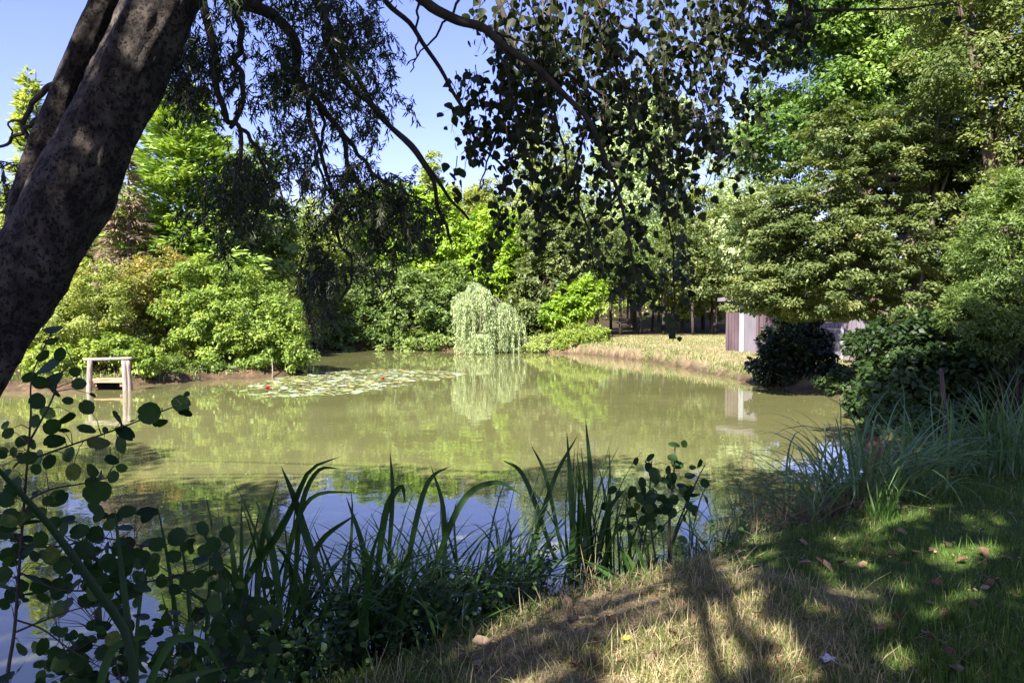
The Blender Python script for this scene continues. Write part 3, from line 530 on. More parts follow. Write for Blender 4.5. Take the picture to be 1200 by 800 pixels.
# ---- shed behind the lawn
def shed():
    A = np.array([8.05, 28.6]); B = np.array([11.6, 24.6]); e = (B - A) / np.linalg.norm(B - A); nrm_ = np.array([e[1], -e[0]]); nrm_ = nrm_ if nrm_[1] < 0 else -nrm_
    Lw = np.linalg.norm(B - A); rot = math.atan2(e[1], e[0]); gz = float(min(ground_z(*A), ground_z(*B))); Hh = 1.95; D = 3.2
    o = thing('garden_shed', 'long lilac wooden shed with shade-darkened mauve left end half hidden behind the hornbeam boughs', 'shed', (*((A + B) / 2), gz))
    def pt(u, off, z): p = A + e * u - nrm_ * (-off); return (p[0], p[1], gz + z)       # off: outwards from the front wall
    def slab(name, u0, u1, z0, z1, th, off, mat, parent=o):
        mb = MB(); box(mb, pt((u0 + u1) / 2, off, (z0 + z1) / 2), (u1 - u0, th, z1 - z0), rot, bevel=.006); return mb.build(name, M[mat], parent)
    mb = MB(); c = (A + B) / 2 - nrm_ * (D / 2 + .03)
    box(mb, (*c, gz + Hh / 2 - .1), (Lw, D, Hh + .2), rot); w = mb.build('wall', M['lilac'], o)
    u = .0
    mb = MB()
    while u < Lw - .02:                                     # front cladding boards, the left third painted darker mauve to stand for shade
        wd = min(.145, Lw - u); box(mb, pt(u + wd / 2, .012, Hh / 2), (wd - .012, .024, Hh), rot, mat=0 if u < 2.0 and not (.6 < u < 1.1) else 1, bevel=.004); u += .145
    mb.build('cladding', [M['mauve'], M['lilac']], o)
    d1 = slab('door', .72, 1.2, .04, 1.8, .04, .05, 'door'); slab('door_frame', .52, .715, 0, 1.84, .06, .06, 'trim', d1); slab('door_post', 1.205, 1.3, 0, 1.86, .07, .06, 'mauve', d1)
    d2 = slab('low_door', 3.45, 4.3, .03, .95, .04, .05, 'door'); slab('door_frame', 4.305, 4.4, 0, 1.1, .06, .06, 'trim', d2); slab('lintel', 3.4, 4.3, .955, 1.02, .06, .06, 'trim', d2)
    for u0 in (2.3, 3.55):
        wn = slab('window', u0, u0 + .55, 1.18, 1.62, .03, .045, 'trim'); slab('pane', u0 + .05, u0 + .5, 1.23, 1.57, .02, .056, 'dark_in', wn)
    slab('corner_post', -.06, .05, 0, Hh, .1, .02, 'mauve')
    mb = MB(); c = (A + B) / 2 - nrm_ * (D / 2 - .12); v = []
    for z, s in ((Hh + .02, 1), (Hh + .1, 1)):
        for a_, b_ in ((-1, 1), (1, 1), (1, -1), (-1, -1)): v.append([*(c + e * a_ * (Lw / 2 + .2) + nrm_ * b_ * (D / 2 + .25)), gz + z + (.35 if b_ < 0 else 0)])
    mb.add(v, [0, 1, 2, 3, 7, 6, 5, 4, 0, 4, 5, 1, 1, 5, 6, 2, 2, 6, 7, 3, 3, 7, 4, 0], [4] * 6); mb.build('roof', M['roofm'], o)
    slab('fascia', -.2, Lw + .2, Hh - .02, Hh + .1, .03, .4, 'lilac')
shed()

# ---- wooden jetty
def jetty():
    d = 19.3; c = at(127, 457, d); o = thing('wooden_jetty', 'small weathered wooden fishing jetty with a hand rail on the left bank', 'jetty', (c[0], d, 0))
    px = lambda x, y, dd=d: at(x, y, dd)
    for (x0, x1, dx) in ((103, 105.5, 0), (147.5, 145.5, 0), (152.5, 149.5, .04)):
        mb = MB(); a = px(x0, 460, d + dx); a[2] = -.4; top = px(x1, 422, d + dx); tube(mb, [a, (a + top) / 2 + [.01, 0, 0], top], [.078, .07, .066], n=8, sides=9, rough=.08); mb.build('post', M['wood'], o, True)
    mb = MB(); tube(mb, [px(98, 421.3), px(126, 420.6), px(155, 419.6)], [.035, .04, .035], n=10, sides=8, rough=.1); mb.build('rail', M['wood'], o, True)
    x0 = px(107, 447)[0]; x1 = px(146.5, 447)[0]; z = px(126, 447.5)[2]
    mb = MB()
    for k in range(7): box(mb, ((x0 + x1) / 2 * (d + .08 + k * .15) / d, d + .08 + k * .15, z + .002 * (k % 3)), (x1 - x0, .138, .035), .004 * (k % 3 - 1), bevel=.006, tint=.3 + .05 * k)
    mb.build('deck', M['deck'], o)
    for xx in (x0 + .1, x1 - .1):
        mb = MB(); box(mb, (xx * (d + .5) / d, d + .5, z - .07), (.06, 1.0, .1), math.atan2(-xx, d)); mb.build('joist', M['deck'], o)
jetty()
def stick(name, label, cat, pts, r, mat):
    mb = MB(); tube(mb, pts, r, n=10, sides=7, rough=.12); return tag(mb.build(name, M[mat], None, True), label, cat)
stick('mooring_stake', 'thin bare stake standing in the water off the left headland', 'stake', [at(319, 446, 23.0), at(319.5, 432, 23.0), at(318.5, 421, 23.0)], [.02, .017, .012], 'wood')
stick('wooden_stake', 'dark upright stake among the sedge at the right bank', 'stake', [at(1111, 545, 8.6), at(1108, 490, 8.6), at(1103, 432, 8.6)], [.03, .026, .02], 'stake')
stick('fallen_log', 'pale fallen log sloping into the water beside the weeping willow', 'log', [at(588, 393, 36.6), at(606, 398, 36.3), at(624, 405, 36.0)], [.06, .07, .05], 'log')

# ------------------------------------------------------------------ water lilies: every pad its own object
def on_plane(px, py, z=0.):
    d = FWD[None] + np.array([[1., 0, 0]]) * ((np.atleast_1d(px) - 600) / FPX)[:, None] - UPV[None] * ((np.atleast_1d(py) - 400) / FPX)[:, None]
    return np.array([0, 0, EYE]) + d * ((z - EYE) / d[:, 2])[:, None]
rl = np.random.default_rng(21)
pad_meshes = []
for mi, (mk, nv) in enumerate((('pad_g', 3), ('pad_s', 3), ('pad_y', 2), ('pad_r', 2))):
    for q in range(nv):
        mb = MB(); nseg = 15; th = np.linspace(.14, 2 * pi - .14, nseg) + rl.normal(size=nseg) * .02; rr_ = 1 + .05 * rl.normal(size=nseg)
        v = np.vstack([[0, 0, .01], np.c_[rr_ * np.cos(th), rr_ * np.sin(th), .03 + .07 * rl.random(nseg) * (rl.random() + .2)]])
        mb.add(v, np.array([[0, k + 1, k + 2] for k in range(nseg - 1)]), np.full(nseg - 1, 3), np.clip(.5 + .2 * rl.normal(size=nseg - 1), 0, 1))
        pad_meshes.append((mi, mb.mesh('lily_pad', M[mk])))
PADZ = [(283, 459), (300, 448), (345, 440), (385, 435), (450, 432.5), (520, 435), (548, 438), (500, 449), (455, 456), (400, 463.5), (335, 466), (290, 464)]
def in_poly(x, y, poly):
    ins = False
    for (a, b), (c, d) in zip(poly, poly[1:] + poly[:1]):
        if (b > y) != (d > y) and x < (c - a) * (y - b) / (d - b) + a: ins = not ins
    return ins
pads = []; tries = 0
gpoly = [tuple(on_plane(x, y)[0][:2]) for x, y in PADZ]; gx = [p[0] for p in gpoly]; gy = [p[1] for p in gpoly]
pad_lab = ('green water lily pad floating in the large lily patch', 'silvery sunlit water lily pad floating in the large lily patch', 'yellowed water lily pad floating in the large lily patch', 'bronze brown water lily pad floating in the large lily patch')
while len(pads) < 292 and tries < 9000:
    tries += 1; x, y = rl.uniform(min(gx), max(gx)), rl.uniform(min(gy), max(gy)); r_ = rl.uniform(.085, .155)
    if not in_poly(x, y, gpoly) or vnoise(x * 1.1 + 5, y * .8) < .3: continue
    if any((x - a) ** 2 + (y - b) ** 2 < ((r_ + c) * .82) ** 2 for a, b, c in pads): continue
    pads.append((x, y, r_)); k = int(rl.choice(len(pad_meshes), p=[.17, .17, .16, .12, .12, .12, .05, .05, .02, .02]))
    mi, me = pad_meshes[k]; o = bpy.data.objects.new('lily_pad', me); COL.objects.link(o)
    o.location = (x, y, .006 + .002 * (len(pads) % 5)); o.scale = (r_, r_, r_); o.rotation_euler = (rl.normal() * .05, rl.normal() * .05, rl.uniform(0, 6.28))
    tag(o, pad_lab[mi], 'lily pad', 'floating water lily pads')
def lily(px, py, r_, lab):
    c = on_plane(px, py)[0]; o = thing('water_lily_flower', lab, 'flower', c); mb = MB()
    for ring, (n_, el) in enumerate(((8, .35), (7, .8), (5, 1.2))):
        az = np.arange(n_) * 2 * pi / n_ + ring * .4; ax = np.stack([np.cos(az) * cos(el), np.sin(az) * cos(el), np.full(n_, sin(el))], 1)
        nn = np.stack([-np.cos(az) * sin(el), -np.sin(az) * sin(el), np.full(n_, cos(el))], 1)
        leaves(mb, np.tile(c + [0, 0, .03], (n_, 1)), ax, nn, r_, r_ * .5, T_ROUND, .4 + .2 * ring)
    mb.build('petals', M['petal'], o); mb = MB(); n_ = 14
    leaves(mb, np.tile(c + [0, 0, .03], (n_, 1)), nrm(rdir(n_) * .4 + [0, 0, 1]), rdir(n_), r_ * .5, r_ * .1, T_DIA, .5); mb.build('stamens', M['stamen'], o)
mb = MB(); cnt_ = 0
for _ in range(6000):
    x, y = rl.uniform(min(gx), max(gx)), rl.uniform(min(gy), max(gy)); r_ = rl.uniform(.04, .09)
    if cnt_ > 420 or not in_poly(x, y, gpoly) or vnoise(x * 1.1 + 5, y * .8) < .22 or any((x - a) ** 2 + (y - b) ** 2 < ((r_ + c) * .8) ** 2 for a, b, c in pads): continue
    pads.append((x, y, r_)); cnt_ += 1; th = np.linspace(.2, 2 * pi - .2, 9) + rl.uniform(0, 6.28)
    mb.add(np.vstack([[x, y, .009], np.c_[x + r_ * np.cos(th), y + r_ * np.sin(th), .012 + .012 * rl.random(9)]]), np.array([[0, k + 1, k + 2] for k in range(8)]), np.full(8, 3), rl.random(), int(rl.choice(4, p=[.45, .3, .15, .1])))
tag(mb.build('small_lily_pads', [M['pad_g'], M['pad_s'], M['pad_y'], M['pad_r']]), 'small crowded lily pads filling the gaps of the lily patch', 'lily pads', 'floating water lily pads', 'stuff')
lily(314, 458, .13, 'red pink water lily bloom at the left tip of the lily patch'); lily(449, 446, .10, 'smaller pink water lily bloom in the middle of the lily patch')

mb = MB(); n_ = 900; x = rl.uniform(-14, 7, n_); y = rl.uniform(8, 37, n_); sdv = pond_sd(x, y); k = (sdv < -.05) & ((sdv > -1.6) | (rl.random(n_) < .3)); x, y = x[k], y[k]; n_ = len(x)
nn = nrm(rl.normal(size=(n_, 3)) * .06 + [0, 0, 1]); ax = nrm(np.cross(nn, rl.normal(size=(n_, 3)))); s_ = rl.uniform(.03, .09, n_); leaves(mb, np.c_[x, y, np.full(n_, .009)], ax, nn, s_, s_ * rl.uniform(.3, .8, n_), T_DIA, rl.random(n_), 0)
tag(mb.build('floating_leaf_flecks', M['pad_y']), 'tiny yellowed leaves and flecks afloat on the pond', 'floating debris', kind='stuff')
# ------------------------------------------------------------------ the leaning contorted willow in front
rw = np.random.default_rng(77)
wroot = thing('contorted_willow', 'big leaning tree with dark spotted bark and twisted branches hanging over the pond', 'tree', (-3.35, 3.55, .3))
def bark_tube(pts, rad, n, sides, seed, amp=.075):
    P = smooth_line(pts, n); rr_ = np.interp(np.linspace(0, 1, n), np.linspace(0, 1, len(rad)), rad)
    mb = MB(); tubes(mb, P, rr_, sides, .5); v = mb.v[0].reshape(n, sides, 3)
    ph = np.arange(sides) / sides * 8; hh_ = np.r_[0, np.cumsum(np.linalg.norm(np.diff(P, axis=0), axis=1))] * 4
    nz = fbm(ph[None] + seed, hh_[:, None] * .8, 4) - .45
    nz += .2 * (fbm(ph[None] * 5 + seed, hh_[:, None] * 2.2 + 1.2 * ph[None], 4) - .45) - .22 * np.maximum(0, .1 - np.abs(fbm(ph[None] * 9 + seed, hh_[:, None] * 1.6, 3) - .45)) * 2
    w_ = np.minimum(np.arange(sides), sides - np.arange(sides)) / (sides * .12); nz *= np.clip(w_, 0, 1)[None]
    v += (v - P[:, None]) * (nz * amp * 6)[..., None]; mb.v[0] = v.reshape(-1, 3); return mb, P
TR = [at(-262, 850, 3.5), at(-215, 740, 3.52), at(-150, 615, 3.56), at(-85, 502, 3.6), at(-20, 400, 3.66), at(44, 302, 3.72), at(98, 200, 3.78), at(143, 100, 3.85), at(190, 0, 3.92), at(242, -130, 4.0), at(290, -300, 4.05), at(330, -560, 3.9)]
mb, TRP = bark_tube(TR, [.31, .235, .202, .192, .186, .181, .176, .171, .166, .148, .12, .07], 210, 100, 3); mb.build('trunk', M['bark_spot'], wroot, True)
mb, _ = bark_tube([at(12, 300, 3.74), at(32, 232, 3.84), at(48, 185, 3.92), at(72, 120, 3.97), at(100, 52, 4.02), at(126, -10, 4.08), at(160, -100, 4.15), at(200, -230, 4.2)], [.05, .08, .074, .07, .066, .064, .055, .03], 110, 48, 9); mb.build('second_stem', M['bark_spot'], wroot, True)
def px_line(l, d0, d1): return [at(x, y, d0 + (d1 - d0) * i / max(1, len(l) - 1)) for i, (x, y) in enumerate(l)]
WB = [([(236, -40), (238, 15), (249, 40), (252, 85), (258, 115), (266, 140), (279, 150), (283, 185), (275, 205), (280, 250)], 4.4, 4.7, 4.2, 1.2),
      ([(258, -30), (278, 20), (283, 55), (275, 70), (285, 95), (281, 130), (270, 152)], 4.4, 4.6, 3.2, 2.0),
      ([(225, -40), (265, -5), (300, 8), (325, 22), (345, 50), (350, 95), (372, 122), (398, 152), (408, 190), (425, 228)], 4.2, 5.2, 6.5, 1.6),
      ([(345, -60), (365, -10), (400, 60), (440, 127), (490, 180), (520, 222), (548, 258)], 4.4, 5.6, 3.4, 1.3),
      ([(380, 40), (402, 88), (450, 140), (498, 193), (515, 245), (530, 285)], 4.6, 5.4, 3.2, 1.4),
      ([(430, -40), (450, -4), (490, 42), (530, 105), (560, 165), (602, 208)], 4.5, 5.6, 2.8, 1.0),
      ([(492, -20), (489, 20), (488, 60), (482, 86)], 4.8, 4.9, 1.4, .5), ([(552, -20), (508, 45), (475, 78)], 4.8, 5.0, 1.4, .5),
      ([(352, 95), (362, 120), (364, 150), (376, 172), (384, 215), (396, 242), (392, 262), (402, 292), (411, 300), (412, 330), (398, 352)], 4.9, 5.1, 2.4, .9),
      ([(398, 152), (420, 180), (440, 205), (470, 222), (505, 240)], 5.1, 5.3, 2.2, .9), ([(281, 150), (300, 170), (310, 200), (330, 225), (325, 250)], 4.7, 4.9, 2.0, .8),
      ([(300, 8), (318, -30)], 4.3, 4.3, 3, 3), ([(372, 122), (380, 150), (372, 190), (390, 232), (402, 262)], 4.9, 5.1, 1.8, .8),
      ([(70, 98), (52, 106), (36, 124), (28, 148), (18, 162), (0, 170), (-15, 172)], 3.98, 4.2, 3.0, 1.0), ([(48, 138), (36, 146), (30, 158), (46, 166), (40, 152)], 3.96, 4.1, 2.4, 1.0), ([(28, 148), (16, 140), (12, 150), (22, 168), (44, 170)], 4.05, 4.15, 1.2, .5)]
for l, d0, d1, r0, r1 in WB:
    dm = (d0 + d1) / 2 / FPX; pts = px_line(l, d0, d1); mb = MB(); n = len(l) * 6
    P = smooth_line(pts, n); s_ = np.linspace(0, 1, n); P += (np.stack([np.sin(s_ * 34 + l[0][0]), np.cos(s_ * 27 + l[0][1]), np.sin(s_ * 21)], 1)) * .008
    tubes(mb, P, (r0 + (r1 - r0) * s_) * dm * 1.3, 7); mb.build('branch', M['bark_dark'], wroot, True)
# twisted twigs with narrow leaves, by region of the crown: x, y, rx, ry, depth, spread of depth, twigs
WR = [(255, 40, 40, 60, 4.6, .5, 20), (300, 70, 45, 70, 4.8, .6, 46), (370, 50, 60, 70, 5.0, .8, 105), (420, 90, 48, 75, 5.2, .8, 104), (395, 180, 50, 70, 5.1, .7, 54), (215, 95, 34, 46, 4.8, .5, 70), (200, 60, 30, 40, 4.8, .4, 30),
      (292, 225, 42, 44, 4.9, .6, 66), (265, 250, 34, 44, 4.9, .5, 34), (330, 185, 40, 40, 4.9, .5, 34), (425, 235, 50, 32, 5.2, .7, 74), (478, 255, 44, 34, 5.4, .7, 74), (385, 300, 24, 50, 5.1, .4, 44), (370, 350, 24, 34, 5.1, .3, 26), (440, 300, 30, 30, 5.2, .5, 30),
      (345, -30, 120, 50, 4.8, 1.2, 110), (10, 205, 30, 26, 4.3, .3, 10), (330, 120, 24, 40, 4.9, .4, 20)]
K = 12; starts = []; lens = []
for x, y, rx, ry, d, sd_, n in WR:
    a = rw.random(n) * 2 * pi; q = np.sqrt(rw.random(n)); dd_ = d + sd_ * (rw.random(n) - .5) * 2
    for i in range(n): starts.append(at(x + rx * q[i] * cos(a[i]), y + ry * q[i] * sin(a[i]) - 12, dd_[i])); lens.append(rw.uniform(.16, .42))
starts = np.array(starts); lens = np.array(lens); N = len(starts); P = np.zeros((N, K, 3)); P[:, 0] = starts
dr = nrm(rw.normal(size=(N, 3)) * [.7, .7, .3] + [0, 0, -.8])
for k in range(1, K):
    dr = nrm(dr + rw.normal(size=(N, 3)) * .42 + [0, 0, -.16]); P[:, k] = P[:, k - 1] + dr * (lens / K)[:, None]
mb = MB(); tubes(mb, P, np.linspace(.0028, .0009, K)[None], 4); twm = mb
nl = 40; bi = np.repeat(np.arange(N), nl); u = rw.random(N * nl) * (K - 1.01); k = u.astype(int); g = (u - k)[:, None]
pos = P[bi, k] * (1 - g) + P[bi, k + 1] * g + rw.normal(size=(N * nl, 3)) * .008
tan = nrm(P[bi, k + 1] - P[bi, k]); ax = nrm(tan * .5 + rw.normal(size=(N * nl, 3)) * .55 + [0, 0, -.45]); ll = rw.uniform(.03, .06, N * nl)
mbf = MB(); leaves(mbf, pos, ax, rdir(N * nl, rw), ll, ll * .19, T_LANCE, np.clip(.45 + .2 * rw.normal(size=N)[bi] + .15 * rw.normal(size=N * nl), 0, 1))
twm.build('twigs', M['twig'], wroot)

# ---- poplar whose bough hangs in from above; its trunk stands behind the viewer
proot = thing('hanging_poplar', 'poplar bough with round dark leaves drooping in from the top of the view', 'tree', (-5.2, -3.6, .45))
mb, _ = bark_tube([(-5.2, -3.6, .3), (-5.15, -3.55, 1.5), (-5.05, -3.45, 3.4), (-4.95, -3.35, 5.2), (-4.85, -3.3, 7)], [.32, .26, .22, .18, .12], 30, 20, 15); mb.build('trunk', M['bark_grey'], proot, True)
PB = [([at(300, -560, 2.6), at(420, -120, 4.6), at(482, -12, 4.45), at(530, 20, 4.55), at(566, 34, 4.60), at(600, 60, 4.65), at(640, 90, 4.75), at(682, 132, 4.85), at(704, 172, 4.95), at(722, 222, 5.05), at(738, 280, 5.10), at(742, 330, 5.15)], 7.5, 1.2),
      ([at(560, 32, 5.15), at(610, 48, 5.2), at(645, 58, 5.25)], 2.4, .8), ([at(640, 90, 5.3), at(665, 88, 5.4), at(700, 108, 5.6), at(745, 128, 5.8), at(790, 140, 5.9), at(850, 132, 6.0)], 3.6, .8),
      ([at(575, -40, 5.4), at(590, 20, 5.4), at(612, 75, 5.4), at(640, 110, 5.4), at(660, 170, 5.4), at(668, 230, 5.5)], 4, .9), ([at(595, 60, 5.2), at(588, 105, 5.2), at(582, 150, 5.2), at(571, 190, 5.2), at(560, 225, 5.2)], 2.6, .7),
      ([at(690, 140, 5.4), at(672, 215, 5.4), at(690, 270, 5.5), at(696, 315, 5.5)], 2, .7), ([at(700, -30, 5.8), at(716, 60, 5.8), at(745, 150, 5.9), at(775, 215, 6.0), at(788, 290, 6.0), at(790, 360, 6.0), at(788, 400, 6.0)], 2.8, .7),
      ([at(760, -30, 6.0), at(800, 60, 6.1), at(822, 120, 6.1), at(836, 180, 6.1)], 2.6, .7), ([at(650, -40, 5.6), at(640, 60, 5.6), at(648, 160, 5.6), at(636, 230, 5.6)], 2.4, .7),
      ([at(860, -60, 5.7), at(935, 6, 5.9), at(985, 11, 6.0), at(1060, 10, 6.1), at(1112, 3, 6.2), at(1124, 8, 6.2)], 2.8, 1.0), ([at(724, 225, 5.6), at(700, 260, 5.6), at(672, 282, 5.7), at(640, 272, 5.7)], 1.5, .5), ([at(722, 30, 5.8), at(850, 60, 5.9), at(900, 80, 6.0)], 2.2, .6)]
for pts, r0, r1 in PB:
    n = len(pts) * 5; P = smooth_line(pts, n); s_ = np.linspace(0, 1, n); mb = MB(); tubes(mb, P + .006 * np.sin(s_ * 40)[:, None] * [1, 0, .5], (r0 + (r1 - r0) * s_ ** .7) * 5.3 / FPX, 7); mb.build('branch', M['bark_dark'], proot, True)
mb = MB(); tube(mb, [(-4.95, -3.35, 5.0), (-3.2, -1.2, 5.9), at(300, -560, 2.6)], [.09, .07, .055], sides=8); mb.build('branch', M['bark_grey'], proot, True)
# hanging shoots: x, y, rx, ry of their tops, depth, count, length range
PR = [(600, 90, 58, 80, 5.2, 42, .25, .55), (690, 20, 120, 50, 5.6, 52, .4, .9), (665, 150, 70, 90, 5.5, 33, .3, .7), (735, 180, 45, 80, 5.7, 16, .3, .7), (825, 80, 66, 80, 6.0, 58, .3, .6), (890, 20, 60, 30, 5.9, 44, .2, .5), (800, 190, 40, 50, 6.0, 16, .3, .6),
      (620, 235, 50, 40, 5.5, 9, .2, .4), (690, 270, 40, 30, 5.6, 7, .2, .4), (552, 185, 22, 40, 5.2, 9, .1, .3), (545, 110, 18, 40, 5.2, 6, .1, .25), (580, 285, 16, 20, 5.4, 4, .1, .2), (505, 285, 10, 12, 5.5, 3, .06, .12), (788, 290, 14, 60, 6.0, 10, .15, .4), (742, 290, 14, 40, 5.7, 7, .15, .3), (572, 318, 5, 5, 5.4, 2, .05, .1), (845, 165, 40, 40, 6.1, 10, .2, .4), (920, 45, 40, 20, 6.0, 6, .1, .25), (715, 330, 30, 40, 5.7, 5, .12, .3), (770, 330, 24, 50, 5.9, 8, .12, .3), (660, 300, 22, 26, 5.5, 3, .12, .25), (790, 395, 6, 8, 6.0, 2, .05, .1), (1105, 14, 12, 8, 6.2, 2, .08, .15), (760, -30, 200, 40, 5.8, 36, .3, .7)]
K = 10; st_ = []; ln_ = []
for x, y, rx, ry, d, n, l0, l1 in PR:
    a = rw.random(n) * 2 * pi; q = np.sqrt(rw.random(n))
    for i in range(n): st_.append(at(x + rx * q[i] * cos(a[i]), y + ry * q[i] * sin(a[i]) - 10, d + rw.uniform(-.35, .35))); ln_.append(rw.uniform(l0, l1))
st_ = np.array(st_); ln_ = np.array(ln_); N = len(st_); P = np.zeros((N, K, 3)); P[:, 0] = st_; dr = nrm(rw.normal(size=(N, 3)) * .35 + [.18, 0, -.9])
for k in range(1, K): dr = nrm(dr + rw.normal(size=(N, 3)) * .16 + [0, 0, -.2]); P[:, k] = P[:, k - 1] + dr * (ln_ / K)[:, None]
ptw = MB(); tubes(ptw, P, np.linspace(.0035, .001, K)[None], 4)
cnt = np.maximum(5, (ln_ / .03).astype(int)); bi = np.repeat(np.arange(N), cnt); n_ = len(bi); u = rw.random(n_) * (K - 1.01); k = u.astype(int); g = (u - k)[:, None]
p0 = P[bi, k] * (1 - g) + P[bi, k + 1] * g; pos = p0 + rw.normal(size=(n_, 3)) * .04
tubes(ptw, np.stack([p0, (p0 + pos) / 2 + [0, 0, .006], pos], 1), np.full((1, 3), .0007), 3, cap=False); ptw.build('twigs', M['twig'], proot)
ax = nrm(rw.normal(size=(n_, 3)) * .5 + [0, 0, -.8]); sz = .03 + .05 * rw.random(n_) ** .8
pbf = MB(); leaves(pbf, pos, ax, rdir(n_, rw), sz, sz * rw.uniform(.8, 1.02, n_), T_POP, np.clip(.45 + .22 * rw.normal(size=n_), 0, 1))

# ---- unseen crowns shaped to shade the near bank, gaps cut where sun should fall
LIT = [(600, 745, 48, 60), (560, 760, 30, 40), (700, 660, 36, 16), (870, 690, 18, 10), (760, 770, 60, 40), (640, 710, 40, 36), (722, 708, 42, 26), (800, 748, 50, 32), (600, 715, 30, 30), (785, 690, 22, 10), (840, 700, 16, 8), (820, 725, 20, 12), (690, 700, 26, 30), (745, 740, 62, 50), (790, 790, 70, 40), (660, 655, 40, 22), (730, 668, 40, 18), (620, 690, 20, 30), (860, 655, 22, 10), (905, 735, 22, 14), (868, 715, 26, 14), (985, 690, 14, 9), (1000, 650, 20, 7), (930, 780, 30, 14), (1045, 600, 25, 8), (1150, 640, 30, 7), (1120, 700, 14, 7), (570, 700, 16, 14), (840, 770, 40, 30)]
rq = np.random.default_rng(17)
LIT += [(rq.uniform(790, 1200), 590 + 210 * rq.random() ** 1.3, rq.uniform(6, 22), rq.uniform(3, 8)) for _ in range(58)]
BAND = [(668, 735, 15, 70)]  # leaves kept here to throw a dark band across the sun patches
spots = []
for px_, py_, d_, r_ in ((118, 128, 3.68, .05), (150, 60, 3.7, .05), (175, 40, 3.72, .07), (190, 15, 3.72, .06), (100, 165, 3.6, .07), (75, 235, 3.55, .06), (95, 190, 3.6, .035), (92, 78, 3.98, .05), (78, 90, 3.95, .04), (50, 195, 3.9, .06), (125, 5, 4.0, .08), (58, 175, 3.85, .03)):
    p = at(px_, py_, d_); spots.append((*(p - SUN_V * (p[2] - .4) / SUN_V[2])[:2], r_))
rc = np.random.default_rng(99); NC = 9500
gxy = np.stack([rc.uniform(-8.5, 10.5, NC), rc.uniform(-2.5, 13, NC)], 1); hz = rc.uniform(6.3, 9.3, NC)
cc = np.c_[gxy + SUN_V[None, :2] / SUN_V[2] * (hz[:, None] - .4), hz]
ok = (cc[:, 1] < .2) | (cc[:, 2] > EYE + cc[:, 1] * .46 + .55); onland = pond_sd(gxy[:, 0], gxy[:, 1]) > -.3
ok &= vnoise(gxy[:, 0] * 1.1, gxy[:, 1] * 1.1) > .08 + .07 * sstep(1.4, 3.2, gxy[:, 0]) + ~onland * (.04 + .9 * sstep(5.6, 12.0, gxy[:, 1] + 1.8 * sstep(0, 3, gxy[:, 0]) + 3.2 * (vnoise(gxy[:, 0] * .42 + 3.7, gxy[:, 1] * .5 + 1.2) - .5)))
cc = cc[ok]; nlf = 22; ci = np.repeat(np.arange(len(cc)), nlf); n_ = len(ci)
pos = cc[ci] + rdir(n_, rc) * (.5 * rc.random(n_) ** .5)[:, None] * [1, 1, .6]
gp = pos - SUN_V * ((pos[:, 2] - .4) / SUN_V[2])[:, None]; gx_, gy_ = to_px(np.c_[gp[:, :2], np.full(n_, .4)]); fr = gp[:, 1] > 1.5
keep = np.ones(n_, bool)
jx = rc.normal(size=n_) * 5; jy = rc.normal(size=n_) * 4
inb = np.zeros(n_, bool)
for x, y, rx, ry in BAND: inb |= ((gx_ + jx - x) / rx) ** 2 + ((gy_ + jy - y) / ry) ** 2 < 1
for x, y, rx, ry in LIT: keep &= ~(fr & ~inb & (((gx_ + jx - x) / (rx * 1.1 + 6)) ** 2 + ((gy_ + jy - y) / (ry * 1.1 + 4)) ** 2 < 1))
for x, y, r_ in spots: keep &= np.hypot(gp[:, 0] - x + rc.normal(size=n_) * .012, gp[:, 1] - y + rc.normal(size=n_) * .012) > r_ * 1.0 + .012
pos = pos[keep]; ci = ci[keep]; n_ = len(pos); lz = rc.uniform(.09, .17, n_); nn = nrm(rc.normal(size=(n_, 3)) * .6 + [0, 0, 1]); ax = nrm(np.cross(nn, rc.normal(size=(n_, 3)))); wil = cc[ci, 0] < -2.5
leaves(mbf, pos[wil], ax[wil], nn[wil], lz[wil], lz[wil] * .6, T_LANCE, rc.random(wil.sum())); leaves(pbf, pos[~wil], ax[~wil], nn[~wil], lz[~wil], lz[~wil] * .95, T_POP, rc.random((~wil).sum()))
mbf.build('foliage', M['near_wil'], wroot); pbf.build('foliage', M['near_pop'], proot, True)
lw_ = MB(); lp_ = MB()
for i in range(0, len(cc), 70):
    c = cc[i]
    if c[0] < -2.5: tube(lw_, [TRP[-1], TRP[-1] * .4 + c * .6 + [0, 0, .3], c], [.03, .018, .005], sides=5)
    else: tube(lp_, [(-4.88, -3.32, 6.6), np.array((-4.8, -3.2, 7.4)) * .5 + c * .5, c], [.035, .02, .005], sides=5)
lw_.build('limbs', M['bark_dark'], wroot, True); lp_.build('limbs', M['bark_grey'], proot, True)

# ------------------------------------------------------------------ bank plants in front
def gpt(px, py, d=None):
    """ground point under pixel; searched along the ray"""
    for y in np.arange(2.6, 14, .04):
        p = at(px, py, y)
        if p[2] <= float(ground_z(p[0], p[1])): p[2] = float(ground_z(p[0], p[1])); return p
    return at(px, py, 6)
def gat(px, d):
    p = at(px, 400, d); p[2] = float(ground_z(p[0], d)); return p
rb = np.random.default_rng(123)
def tuft(name, label, px, d, spread, n, L, Wd, el, bend, mat, az=None, tint=(.45, .2), group='sedge tufts along the near bank', K=8, cat='sedge'):
    c = gat(px, d); mb = MB(); b = c + rb.normal(size=(n, 3)) * [spread, spread * .6, 0]; b[:, 2] = np.maximum(ground_z(b[:, 0], b[:, 1]), -.25) - .02
    a = rb.random(n) * 2 * pi if az is None else az[0] + rb.normal(size=n) * az[1]
    blades(mb, b, a, rb.uniform(*L, n), np.radians(rb.uniform(*el, n)), rb.uniform(*bend, n), rb.uniform(*Wd, n), K, np.clip(tint[0] + tint[1] * rb.normal(size=n), 0, 1), .1, 2.4, .7)
    return tag(mb.build(name, M[mat], None, True), label, cat, group)
